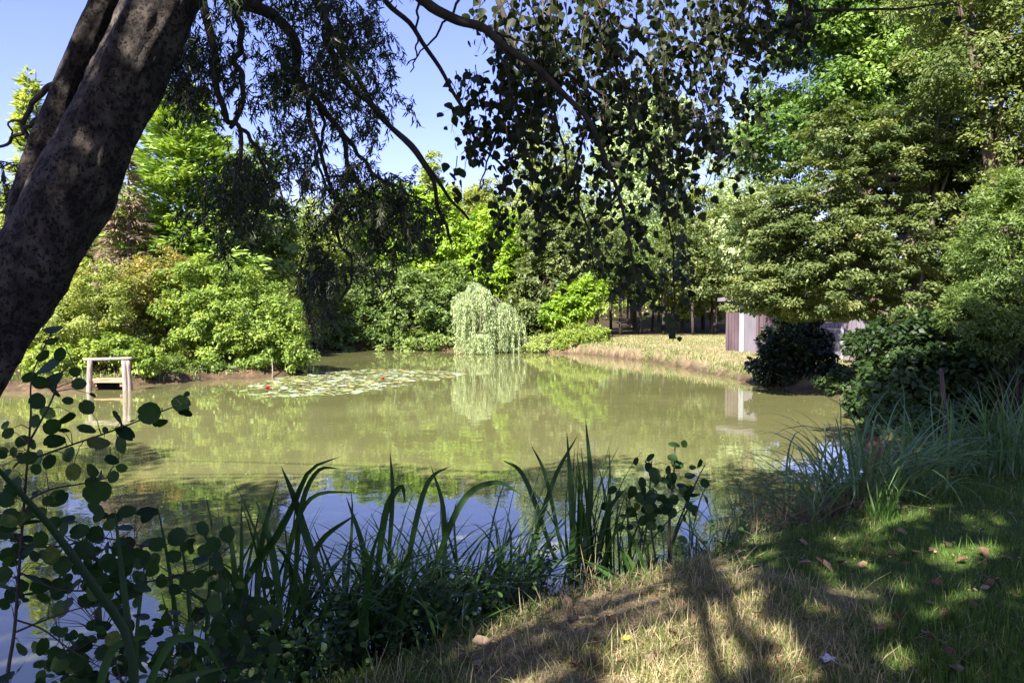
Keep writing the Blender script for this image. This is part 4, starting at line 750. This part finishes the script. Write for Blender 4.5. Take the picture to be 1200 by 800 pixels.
tuft('sedge_tuft', 'dense arching blue green sedge tuft at the centre of the near bank', 478, 4.75, .22, 170, (0.62, 1.21), (0.013, 0.025), (45, 92), (.8, 2.4), 'sedge', tint=(.55, .22))
tuft('sedge_tuft', 'loose sedge blades leaning right beside the dense arching tuft', 585, 5.25, .14, 60, (0.56, 1.15), (0.013, 0.025), (50, 88), (.4, 1.6), 'sedge', (.2, .9))
tuft('sedge_tuft', 'sprawling sedge fountain with pale arching blades on the right bank', 1003, 7.2, .3, 250, (0.7, 1.5), (0.013, 0.026), (30, 88), (.9, 2.5), 'sedge', tint=(.7, .18))
tuft('sedge_tuft', 'smaller sedge tuft whose blades bow down to the right lawn', 1062, 7.1, .12, 55, (0.67, 1.26), (0.014, 0.025), (45, 85), (1.0, 2.2), 'sedge', (-.2, .7), tint=(.66, .16))
tuft('sedge_tuft', 'upright sedge tuft by the right edge before the broad leaved thicket', 1188, 8.0, .22, 150, (0.67, 1.38), (0.014, 0.025), (55, 95), (.4, 1.6), 'sedge', tint=(.62, .16))
tuft('sedge_tuft', 'few bright grassy blades in front of the right sedge fountain', 1036, 6.35, .07, 26, (0.22, 0.48), (0.013, 0.022), (60, 95), (.2, 1.0), 'iris', tint=(.62, .15))
tuft('iris_clump', 'dark upright iris blades left of the dense sedge tuft', 318, 4.25, .17, 34, (0.67, 1.29), (0.021, 0.036), (50, 94), (.2, 1.5), 'iris', (.1, 1.0), tint=(.3, .15), group='iris clumps along the near bank', cat='iris')
tuft('iris_clump', 'iris blades standing between the dark clump and the sedge tuft', 400, 4.5, .12, 40, (0.56, 1.03), (0.018, 0.031), (50, 96), (.3, 1.7), 'iris', tint=(.5, .22), group='iris clumps along the near bank', cat='iris')
tuft('iris_clump', 'tall straight iris clump at the water beside the little alder', 688, 5.55, .11, 40, (0.62, 1.26), (0.023, 0.039), (72, 100), (.05, .7), 'iris', tint=(.42, .2), group='iris clumps along the near bank', cat='iris')
tuft('iris_clump', 'low broad iris blades bending onto the dry grass', 735, 5.05, .07, 9, (0.28, 0.57), (0.026, 0.042), (20, 60), (.4, 1.2), 'iris', tint=(.62, .12), group='iris clumps along the near bank', cat='iris')
tuft('iris_clump', 'bent light green blades lying over the bank below the dense sedge', 535, 4.2, .09, 12, (0.34, 0.63), (0.018, 0.031), (15, 50), (.2, 1.0), 'iris', (.3, .7), tint=(.7, .15), group='iris clumps along the near bank', cat='iris')
tuft('iris_clump', 'broad bladed iris clump half hiding the left end of the sedge', 360, 4.2, .16, 30, (.6, 1.3), (.026, .04), (55, 95), (.2, 1.6), 'iris', tint=(.3, .2), group='iris clumps along the near bank', cat='iris')
tuft('iris_clump', 'dark iris blades leaning out over the water at the left of the bank', 262, 4.0, .12, 22, (.6, 1.2), (.024, .036), (50, 92), (.2, 1.3), 'iris', (2.2, 1.2), tint=(.25, .15), group='iris clumps along the near bank', cat='iris')
tuft('iris_clump', 'wide iris blades arching over in the middle of the dense sedge', 450, 4.55, .2, 34, (.6, 1.2), (.022, .034), (50, 95), (.6, 2.2), 'iris', tint=(.5, .22), group='iris clumps along the near bank', cat='iris')
tuft('iris_clump', 'broad iris blades fanned out at the right end of the dense sedge', 560, 5.0, .16, 26, (.6, 1.1), (.022, .032), (45, 92), (.4, 1.9), 'iris', tint=(.5, .22), group='iris clumps along the near bank', cat='iris')
tuft('iris_clump', 'slim upright blades between the tall iris clump and the alder', 728, 5.6, .1, 18, (.5, .95), (.014, .024), (60, 98), (.1, 1.2), 'iris', tint=(.4, .2), group='iris clumps along the near bank', cat='iris')
tuft('sedge_tuft', 'loose sedge tuft bending over the water behind the little alder', 840, 6.35, .16, 60, (.45, .85), (.010, .018), (35, 88), (.8, 2.3), 'sedge', tint=(.5, .2))
tuft('sedge_tuft', 'sedge tuft filling the gap before the dark thicket on the right', 1110, 8.1, .25, 110, (.6, 1.2), (.012, .02), (40, 90), (.6, 2.1), 'sedge', tint=(.55, .2))
tuft('dry_grass_tuft', 'brown dry stalks under the right sedge fountain', 955, 7.1, .26, 260, (.25, .6), (.003, .006), (15, 95), (.5, 2.4), 'dry', group='dry tufts on the near bank', cat='dry grass')
tuft('dry_grass_tuft', 'brown dead stalks massed at the foot of the right sedge', 1000, 6.9, .2, 200, (.2, .45), (.003, .006), (5, 85), (.5, 2.4), 'dry', group='dry tufts on the near bank', cat='dry grass')
tuft('dry_grass_tuft', 'thin dry grass mixed with green beside the little alder', 880, 6.4, .28, 200, (.2, .6), (.003, .005), (45, 100), (.3, 1.6), 'dry', tint=(.3, .2), group='dry tufts on the near bank', cat='dry grass')
tuft('dry_grass_tuft', 'straw coloured tuft on the bank crest below the tall iris clump', 645, 4.9, .2, 240, (.12, .34), (.003, .005), (25, 95), (.3, 1.8), 'dry', tint=(.6, .2), group='dry tufts on the near bank', cat='dry grass')
def strap(mb, pts, width, tint=.4, twist=.5):
    P = smooth_line(pts, 14); T = nrm(np.gradient(P, axis=0)); s = np.linspace(0, 1, 14)
    v = nrm(P - np.array([0, 0, EYE])); sd_ = nrm(np.cross(T, v)); nn = np.cross(T, sd_); sd_ = nrm(sd_ * cos(twist) + nn * sin(twist)); nn = np.cross(T, sd_)
    w_ = width * .5 * (1 - s ** 3) * (.6 + .4 * np.minimum(1, s * 4)); V = np.stack([P + sd_ * w_[:, None], P - nn * w_[:, None] * .35, P - sd_ * w_[:, None]], 1)
    q = np.array([[k * 3 + a, k * 3 + a + 1, k * 3 + a + 4, k * 3 + a + 3] for k in range(13) for a in range(2)]); mb.add(V, q, np.full(26, 4), tint)
mb = MB()
for l, w_, d, ti, tw in (([(158, 840), (150, 748), (112, 690), (62, 620), (0, 552), (-30, 520)], 11, 2.1, .0, .0), ([(158, 840), (152, 748), (142, 665), (134, 592)], 9, 2.1, .15, .2), ([(162, 830), (160, 750), (166, 690), (172, 640)], 5, 2.6, .35, .3),
        ([(110, 830), (128, 768), (150, 750), (182, 745)], 11, 2.1, .5, .2), ([(160, 830), (195, 760), (215, 747), (240, 755), (265, 795)], 10, 2.15, .5, .2), ([(150, 850), (200, 800), (270, 780)], 12, 2.2, .4, .2), ([(165, 840), (185, 780), (208, 735)], 7, 2.5, .6, .3)):
    strap(mb, px_line(l, d, d + .15), w_ * d / FPX, ti, tw)
bx_ = at(158, 840, 2.5)
tag(mb.build('iris_clump', M['iris'], None, True), 'nearest iris clump with one thick dark blade slanting up to the left', 'iris', 'iris clumps along the near bank')

for d, lab, rows in ((4.0, 'tall dark iris blades bowing over the water left of the sedge', [([(282, 745), (275, 670), (268, 603)], 7), ([(281, 740), (283, 660), (283, 586)], 5), ([(330, 725), (318, 640), (300, 585)], 8), ([(380, 690), (358, 625), (344, 581), (329, 545)], 9), ([(262, 730), (297, 665), (324, 628), (344, 591), (364, 550), (402, 534)], 9), ([(330, 700), (345, 620), (370, 580), (425, 577)], 6), ([(345, 710), (352, 600), (372, 552), (400, 549)], 7), ([(300, 730), (306, 640), (326, 560)], 7), ([(352, 720), (372, 640), (420, 600)], 8), ([(300, 740), (280, 690), (240, 640)], 8)]),
        (4.6, 'long sedge blades standing clear above the dense arching tuft', [([(470, 700), (490, 600), (505, 560), (528, 546)], 6), ([(455, 660), (460, 580), (457, 528)], 5), ([(440, 690), (452, 600), (470, 570), (475, 590)], 8), ([(500, 690), (540, 590), (580, 565), (612, 580)], 7), ([(520, 690), (520, 600), (505, 545)], 6), ([(430, 700), (425, 640), (405, 580)], 7)]),
        (5.4, 'longest iris blades rising beside the little alder', [([(683, 660), (692, 570), (686, 488)], 7), ([(672, 655), (669, 575), (664, 503)], 6), ([(650, 655), (615, 560), (588, 538)], 6), ([(660, 655), (640, 560), (622, 520)], 5), ([(620, 650), (650, 560), (678, 508)], 5), ([(698, 655), (712, 600), (735, 570)], 6)])):
    mb = MB()
    for l, w_ in rows: strap(mb, px_line(l, d, d + .1), w_ * d / FPX * 1.15, rb.uniform(.1, .45), rb.uniform(0, .6))
    tag(mb.build('iris_clump', M['iris'], None, True), lab, 'iris', 'iris clumps along the near bank')
def leafy(name, label, stems, lv, d, mat, cat='sapling', rs=None, sz_d=None, stem_r=2.4, facing=.75):
    """a sapling: stems traced as polylines, each leaf on its own stalk; lv rows are x, y, size in pixels"""
    o = thing(name, label, cat, gat(stems[0][0][0], d)); mb = MB(); S = []
    for si, l in enumerate(stems):
        n = len(l) * 6; P = smooth_line(px_line(l, d, d + (.1 if si else .0)), n); tubes(mb, P, np.linspace(stem_r if si == 0 else stem_r * .55, .6, n) * d / FPX, 6); S.append(P)
    S = np.concatenate(S); lv = np.asarray(lv, float); n = len(lv); pos = np.array([at(x, y, d + rs.uniform(-.12, .2)) for x, y, _ in lv])
    near = np.argmin(((pos[:, None] - S[None]) ** 2).sum(-1) + 0, 1); q = S[near]; sz = lv[:, 2] * d / FPX
    outv = nrm(pos - q + [0, 0, -.004]); ax = nrm(outv + rs.normal(size=(n, 3)) * .55); view = nrm(np.array([0, 0, EYE]) - pos)
    nn = nrm(view * facing + rs.normal(size=(n, 3)) * .62 + [0, 0, .45]); ax = nrm(ax - nn * (ax * nn).sum(-1, keepdims=True)); base = pos - ax * sz[:, None] * .5
    tubes(mb, np.stack([q, (q + base) / 2 + [0, 0, .012], base], 1), np.array([[.0016, .0012, .0008]]), 4, cap=False); mb.build('stems', M['bark_dark'], o, True)
    mb = MB(); leaves(mb, base, ax, nn, sz, sz * rs.uniform(.66, 1.0, n), T_ALD, np.clip(.38 + .28 * rs.normal(size=n), 0, 1)); mb.build('foliage', M[mat], o, True)
    return o
z1 = [(200, 50, 75), (190, 95, 60), (225, 145, 55), (280, 210, 50), (295, 255, 52), (180, 190, 95), (110, 230, 60), (200, 240, 80), (205, 280, 65), (140, 320, 60), (255, 318, 42), (348, 297, 28), (325, 342, 62), (178, 362, 62), (130, 395, 50), (245, 388, 78), (195, 415, 62), (240, 430, 42), (325, 425, 72), (395, 428, 28), (85, 468, 65), (205, 470, 80), (70, 550, 68), (140, 530, 80), (185, 545, 66), (258, 518, 66), (445, 390, 82), (500, 392, 30), (370, 476, 78), (455, 480, 78), (470, 440, 78), (560, 365, 82), (600, 400, 62), (680, 330, 76), (695, 365, 58), (700, 293, 25), (420, 540, 52), (457, 570, 42), (425, 602, 50), (275, 585, 68), (345, 580, 66), (375, 600, 62), (345, 625, 66), (365, 660, 98), (218, 683, 78), (360, 725, 72), (475, 735, 72), (555, 735, 82), (20, 690, 62), (55, 760, 62), (100, 745, 52), (160, 150, 60), (150, 250, 60), (20, 410, 40), (30, 440, 46), (5, 520, 40), (120, 480, 60)]
z2 = [(210, 160, 52), (160, 205, 62), (330, 45, 72), (370, 90, 92), (390, 180, 92), (410, 235, 62), (600, 155, 92), (640, 190, 72), (735, 150, 96), (830, 115, 86), (950, 75, 78), (690, 20, 82), (710, 230, 100), (815, 205, 72), (880, 155, 82), (940, 225, 92), (190, 345, 92), (270, 340, 84), (20, 430, 62), (120, 410, 40), (330, 580, 56), (380, 580, 42), (530, 590, 82), (470, 550, 62), (100, 640, 84), (100, 720, 72), (30, 770, 74), (40, 200, 92), (35, 345, 72), (70, 240, 62), (600, 370, 84), (540, 430, 62), (640, 420, 62), (500, 330, 84), (1000, 150, 84), (1010, 340, 72), (40, 40, 80), (100, 30, 70), (20, 110, 70), (240, 200, 80), (300, 290, 90), (450, 280, 90), (560, 300, 90), (840, 300, 70), (760, 330, 60)]
rx_ = np.random.default_rng(6)
lv = [(x / 3.2, 370 + y / 3.2, s / 3.0) for x, y, s in z1] + [(x / 4, 600 + y / 4, s / 3.8) for x, y, s in z2] + [(rx_.uniform(-10, 150), rx_.uniform(600, 700), rx_.uniform(14, 24)) for _ in range(60)] + [(rx_.uniform(-10, 60), rx_.uniform(520, 660), rx_.uniform(12, 22)) for _ in range(26)] + [(rx_.uniform(100, 270), rx_.uniform(640, 700), rx_.uniform(14, 24)) for _ in range(36)]
leafy('alder_sapling', 'leafy alder sapling with round leaves in front of the leaning trunk', [[(2, 850), (10, 782), (17, 737), (24, 645), (31, 554), (36, 489), (38, 440), (62, 385)], [(31, 540), (78, 523), (125, 507), (162, 493), (200, 478), (222, 472)], [(28, 588), (60, 573), (100, 566), (125, 560)], [(19, 740), (50, 727), (87, 714), (120, 707)], [(19, 726), (50, 737), (82, 760), (140, 795)],
    [(25, 640), (70, 640), (120, 630), (180, 640), (240, 622)], [(22, 670), (70, 690), (120, 690), (180, 680), (235, 665), (270, 640)], [(33, 520), (60, 470), (70, 440), (85, 425)]], lv, 2.35, 'alder', rs=np.random.default_rng(1))
ra = np.random.default_rng(2)
lv = [(785 + 44 * ra.normal() * .55, 578 + 40 * ra.normal() * .55, ra.uniform(10, 17)) for _ in range(62)] + [(745 + 16 * ra.normal(), 592 + 9 * ra.normal(), ra.uniform(10, 16)) for _ in range(20)] + [(790, 521, 16), (802, 520, 10), (788, 536, 13), (770, 655, 16), (820, 543, 12), (762, 536, 13), (760, 547, 14), (826, 566, 13), (812, 600, 13)]
leafy('alder_sapling', 'small bushy alder sapling standing alone at the middle of the bank', [[(786, 668), (784, 630), (786, 590), (790, 550), (791, 522)], [(762, 668), (752, 630), (744, 600), (738, 590)], [(770, 666), (762, 610), (762, 560), (764, 540)], [(784, 640), (800, 600), (818, 560), (826, 545)]], lv, 5.5, 'alder', rs=ra)
lv = [(ra.uniform(40, 330), 805 - abs(ra.normal()) * 62, ra.uniform(11, 24)) for _ in range(250)]
leafy('bramble', 'low dark leafy bramble in the bottom left corner', [[(150, 860), (140, 790), (120, 740)], [(190, 860), (200, 780), (235, 720)], [(100, 850), (90, 790), (70, 750)], [(250, 860), (262, 790), (280, 745)]], lv, 2.75, 'alder', cat='shrub', rs=ra, stem_r=2)

# ---- low growth nobody could count
def scatter(n, x0, x1, y0, y1, fn):
    x = rb.uniform(x0, x1, n); y = rb.uniform(y0, y1, n); k = rb.random(n) < fn(x, y); return x[k], y[k]
mb = MB()
x, y = scatter(9000, -2.6, 2.2, 3.3, 6.8, lambda x, y: sstep(-.35, .05, pond_sd(x, y)) * sstep(1.0, .25, pond_sd(x, y)) * np.where(x > .3, .35, 1) * (fbm(x * 2, y * 2, 3) > .36))
n_ = len(x); z = np.maximum(ground_z(x, y), 0) + rb.random(n_) ** 1.6 * .22 * sstep(1.6, -.3, x); pos = np.c_[x, y, z]; nn = nrm(rb.normal(size=(n_, 3)) * .55 + [0, -.2, 1]); ax = nrm(np.cross(nn, rb.normal(size=(n_, 3))) + [0, 0, .15]); s_ = rb.uniform(.018, .05, n_)
leaves(mb, pos, ax, nn, s_, s_ * .6, T_ROUND, np.clip(.4 + .22 * rb.normal(size=n_), 0, 1))
x, y = scatter(2500, 1.2, 5.5, 5.6, 10, lambda x, y: sstep(-.1, .1, pond_sd(x, y)) * sstep(.9, .3, pond_sd(x, y)) * (fbm(x * 2, y * 2, 3) > .4)); n_ = len(x)
z = ground_z(x, y) + rb.random(n_) * .14; nn = nrm(rb.normal(size=(n_, 3)) * .55 + [0, -.2, 1]); ax = nrm(np.cross(nn, rb.normal(size=(n_, 3)))); s_ = rb.uniform(.02, .06, n_)
leaves(mb, np.c_[x, y, z], ax, nn, s_, s_ * .6, T_ROUND, np.clip(.4 + .22 * rb.normal(size=n_), 0, 1))
for q in range(330):
    hx, hy = rb.uniform(-1.9, .25), rb.uniform(3.55, 5.2); sd1 = float(pond_sd(hx, hy))
    if not -.25 < sd1 < .45: continue
    z0 = max(float(ground_z(hx, hy)), -.1); H_ = rb.uniform(.15, .55); top = np.array([hx + rb.normal() * .08, hy + rb.normal() * .08, z0 + H_]); st0 = np.array([hx, hy, z0]); tube(mb, [st0, st0 * .5 + top * .5 + rb.normal(size=3) * .02, top], [.003, .0022, .001], n=5, sides=4, tint=.2)
    n1_ = int(8 + H_ * 30); f_ = rb.uniform(.25, 1, n1_); pos = st0 + (top - st0) * f_[:, None]; d1_ = rdir(n1_) * [1, 1, .4]; nn = nrm(rb.normal(size=(n1_, 3)) * .4 + [0, -.3, 1]); s_ = rb.uniform(.025, .06, n1_)
    leaves(mb, pos + d1_ * .012, nrm(d1_), nn, s_, s_ * rb.uniform(.45, .7, n1_), T_ROUND, np.clip(.3 + .2 * rb.normal(size=n1_), 0, 1))
tag(mb.build('undergrowth', M['herb']), 'low leafy herbs covering the edge of the near bank', 'undergrowth', kind='stuff')
mb = MB()
n_ = 210000; yy = 2.9 + 7.6 * rb.random(n_) ** 1.5; x = rb.uniform(-1.2, 1, n_) * yy * .72 + .1 * yy; y = yy
sdv = pond_sd(x, y); z = ground_z(x, y); lw, dv, wv = cover(x, y, sdv, z)
dens = np.clip(lw * .9 + dv * .6, 0, 1) * (.35 + .65 * (fbm(x * 2.4 + 9, y * 2.4, 3) > .4)); k = (rb.random(n_) < dens) & (sdv > .12); x, y, z, dv = x[k], y[k], z[k], dv[k]; n_ = len(x)
dryb = rb.random(n_) < np.clip(dv * .85 + .1 - .3 * sstep(1.6, 3.2, x), .03, 1); L_ = np.where(dryb, rb.uniform(.04, .12, n_), rb.uniform(.03, .085, n_)) * np.where(rb.random(n_) < .06, 2.1, 1)
blades(mb, np.c_[x, y, z - .004], rb.random(n_) * 2 * pi, L_, np.radians(np.where(dryb, rb.uniform(5, 80, n_), rb.uniform(45, 95, n_))), rb.uniform(.1, 1.2, n_), rb.uniform(.0025, .0042, n_) * (.7 + .1 * y), 2, np.clip(np.where(dryb, .92 + .12 * rb.normal(size=n_), .42 + .2 * rb.normal(size=n_)), 0, 1), 0, 2)
tag(mb.build('lawn_grass', M['grass']), 'short green and straw coloured grass of the near bank', 'grass', kind='stuff')
mb = MB(); n_ = 60000; x = rb.uniform(1.5, 12.5, n_); y = rb.uniform(13, 41, n_); sdv = pond_sd(x, y); z = ground_z(x, y); lw, dv, wv = cover(x, y, sdv, z)
k = (rb.random(n_) < np.clip(lw + .4 * (sdv > .15) * (sdv < .7), 0, 1)) & (sdv > .12); x, y, z, dv, sdv = x[k], y[k], z[k], dv[k], sdv[k]; n_ = len(x); edge = sdv < .6
blades(mb, np.c_[x, y, z - .01], rb.random(n_) * 2 * pi, np.where(edge, rb.uniform(.08, .25, n_), rb.uniform(.04, .1, n_)), np.radians(rb.uniform(40, 95, n_)), np.where(edge, rb.uniform(.6, 2.2, n_), rb.uniform(.1, .9, n_)), rb.uniform(.012, .02, n_), 3, np.clip(.62 + .32 * (rb.random(n_) < .4 + .5 * dv) + .12 * rb.normal(size=n_), 0, 1), 0, 2)
n_ = 9000; x = rb.uniform(-14, -6, n_); y = rb.uniform(18.8, 25, n_); sdv = pond_sd(x, y); k = (sdv > .1) & (sdv < 1.2); x, y = x[k], y[k]; z = ground_z(x, y); n_ = len(x)
blades(mb, np.c_[x, y, z - .01], rb.random(n_) * 2 * pi, rb.uniform(.06, .28, n_), np.radians(rb.uniform(20, 95, n_)), rb.uniform(.4, 2.2, n_), rb.uniform(.010, .016, n_), 3, np.clip(.7 + .2 * rb.normal(size=n_), 0, 1), 0, 2)
tag(mb.build('bank_grass', M['grass']), 'dry and green grass on the far lawn and the bank edges', 'grass', kind='stuff')
mb = MB(); n_ = 60000; x = rb.uniform(-28, 9, n_); y = rb.uniform(16, 39.5, n_); sdv = pond_sd(x, y); k = (sdv > -.02) & (sdv < .5) & (fbm(x * 1.2, y * 1.2, 3) > np.where((x > -9.5) & (x < -6) & (y < 24), .5, .36)); x, y = x[k], y[k]; z = np.maximum(ground_z(x, y), .02); n_ = len(x)
blades(mb, np.c_[x, y, z], rb.random(n_) * 2 * pi, rb.uniform(.12, .45, n_), np.radians(rb.uniform(20, 90, n_)), rb.uniform(.8, 2.6, n_), rb.uniform(.014, .03, n_), 3, np.clip(.5 + .25 * rb.normal(size=n_), 0, 1), 0, 2)
tag(mb.build('shore_grass', M['grass']), 'rough grasses and weeds hanging over the far shore', 'grass', kind='stuff')
mb = MB(); n_ = 26000; x = rb.uniform(-30, 14, n_); y = rb.uniform(20, 44, n_); sdv = pond_sd(x, y); k = (sdv > .25) & (sdv < 4) & ~((x > 2.5) & (y < 40)); x, y = x[k], y[k]; n_ = len(x); z = ground_z(x, y) + rb.random(n_) ** 2 * .5
nn = nrm(rb.normal(size=(n_, 3)) * .6 + [0, -.3, .8]); ax = nrm(np.cross(nn, rb.normal(size=(n_, 3)))); s_ = rb.uniform(.06, .15, n_); leaves(mb, np.c_[x, y, z], ax, nn, s_, s_ * .6, T_DIA, np.clip(.5 + .25 * rb.normal(size=n_), 0, 1))
tag(mb.build('undergrowth', M['fresh']), 'weedy ground cover under the shrubs round the pond', 'undergrowth', kind='stuff')

mb = MB(); x, y = scatter(22000, -1.6, 6.5, 3.0, 9, lambda x, y: sstep(.1, .4, pond_sd(x, y)) * (.25 + .75 * (fbm(x * 1.7 + 3, y * 1.7, 3) > .47)) * sstep(7, 2, x)); n_ = len(x)
nn = nrm(rb.normal(size=(n_, 3)) * .5 + [0, 0, 1]); ax = nrm(np.cross(nn, rb.normal(size=(n_, 3)))); s_ = rb.uniform(.008, .032, n_) ; leaves(mb, np.c_[x, y, ground_z(x, y) + rb.uniform(.004, .03, n_)], ax, nn, s_, s_ * rb.uniform(.2, .7, n_), T_POP, np.clip(.45 + .3 * rb.normal(size=n_), 0, 1))
tag(mb.build('leaf_litter', M['fallen']), 'crumbs of brown leaf litter strewn through the near grass', 'leaf litter', kind='stuff')
# ---- fallen leaves, twigs and scraps on the near lawn
fm = []
for q in range(6):
    mb = MB(); T, F = (T_POP, T_ROUND, T_LANCE)[q % 3]; T2 = T.copy(); T2[:, 2] = T2[:, 2] * 3 + .25 * (T2[:, 0] - .5) ** 2 * rb.uniform(.5, 3) + .1 * rb.normal(size=len(T2)) * .6
    leaves(mb, [[-.5, 0, .12]], [[1, 0, 0]], [[0, 0, 1]], 1, .75, (T2, F), [.15, .4, .6, .35, .7, .9][q]); fm.append(mb.mesh('fallen_leaf', M['fallen']))
fspots = [(985, 593), (1060, 615), (1040, 640), (1048, 655), (1092, 650), (1110, 642), (985, 665), (965, 690), (1010, 668), (960, 665), (1152, 665), (1155, 695), (1172, 715), (1140, 715), (1105, 760), (1090, 755), (1120, 790), (1070, 800), (1110, 775), (1005, 762), (920, 780), (850, 730), (890, 725), (835, 710), (825, 700), (845, 705), (800, 715), (720, 735), (735, 730), (760, 785), (790, 750), (770, 775), (690, 655), (640, 700), (665, 720), (560, 785), (545, 780), (575, 770), (520, 720), (500, 735), (840, 640), (865, 650), (910, 690), (1090, 690), (1180, 660), (1030, 700), (940, 640), (880, 670), (1135, 775), (1160, 690), (1185, 770), (700, 760), (610, 770)]
fspots += [(rb.uniform(780, 1195), 600 + 195 * rb.random()) for _ in range(44)] + [(rb.uniform(560, 800), rb.uniform(690, 795)) for _ in range(16)]
for i, (fx, fy) in enumerate(fspots):
    p = gpt(fx, min(fy, 797)); me = fm[i % 6]; o = bpy.data.objects.new('fallen_leaf', me); COL.objects.link(o); s_ = rb.uniform(.045, .10)
    o.location = p + [0, 0, .022]; o.scale = (s_, s_, s_); o.rotation_euler = (rb.normal() * .3, rb.normal() * .3, rb.uniform(0, 6.28)); tag(o, 'curled brown fallen leaf lying in the grass of the near bank', 'leaf', 'brown fallen leaves on the near bank')
def one_leaf(name, label, px, py, s_, mat, rot):
    p = gpt(px, py); mb = MB(); leaves(mb, [p + [0, 0, .03]], [[cos(rot), sin(rot), .12]], [[.25, -.35, 1]], s_, s_ * .5, T_ROUND, .6); return tag(mb.build(name, M[mat]), label, 'leaf')
one_leaf('yellow_leaf', 'single yellow green leaf beside the white paper scrap', 983, 787, .075, 'yellow_leaf', -.9)
one_leaf('yellow_leaf', 'pale yellow leaf on the sunlit dry patch', 728, 756, .06, 'yellow_leaf', .4)
one_leaf('yellow_leaf', 'little lime leaf near the dark foot of the alder sapling', 881, 635, .07, 'yellow_leaf', 1.2)
p = gpt(972, 785); mb = MB(); v = []
for i in range(5):
    for j in range(5): v.append(p + [.035 * (i / 2 - 1) + .006 * rb.normal(), .03 * (j / 2 - 1) + .006 * rb.normal(), .028 + .03 * (1 - abs(i - 2) / 2) * rb.random() + .004 * rb.normal()])
mb.add(v, [[i * 5 + j, i * 5 + j + 1, i * 5 + j + 6, i * 5 + j + 5] for i in range(4) for j in range(4)], [4] * 16); tag(mb.build('paper_scrap', M['paper']), 'crumpled white paper scrap in the shaded grass', 'paper')
for pts, lab in (([(872, 662), (888, 652), (905, 634), (925, 628)], 'curved pale twig arching over the grass near the alder sapling'), ([(618, 690), (632, 706), (628, 722)], 'short bleached twig on the bank crest'), ([(980, 625), (1000, 614), (1020, 612)], 'thin twig lying under the right sedge'), ([(1150, 678), (1165, 684), (1180, 694)], 'dead curled twig on the right lawn')):
    P = np.array([gpt(*q) + [0, 0, .035] for q in pts]); mb = MB(); P[1:-1] += rb.normal(size=P[1:-1].shape) * .012; tube(mb, P, [.004, .0035, .002], n=14, sides=5, rough=.3); tag(mb.build('fallen_twig', M['dry_wood'], None, True), lab, 'twig')
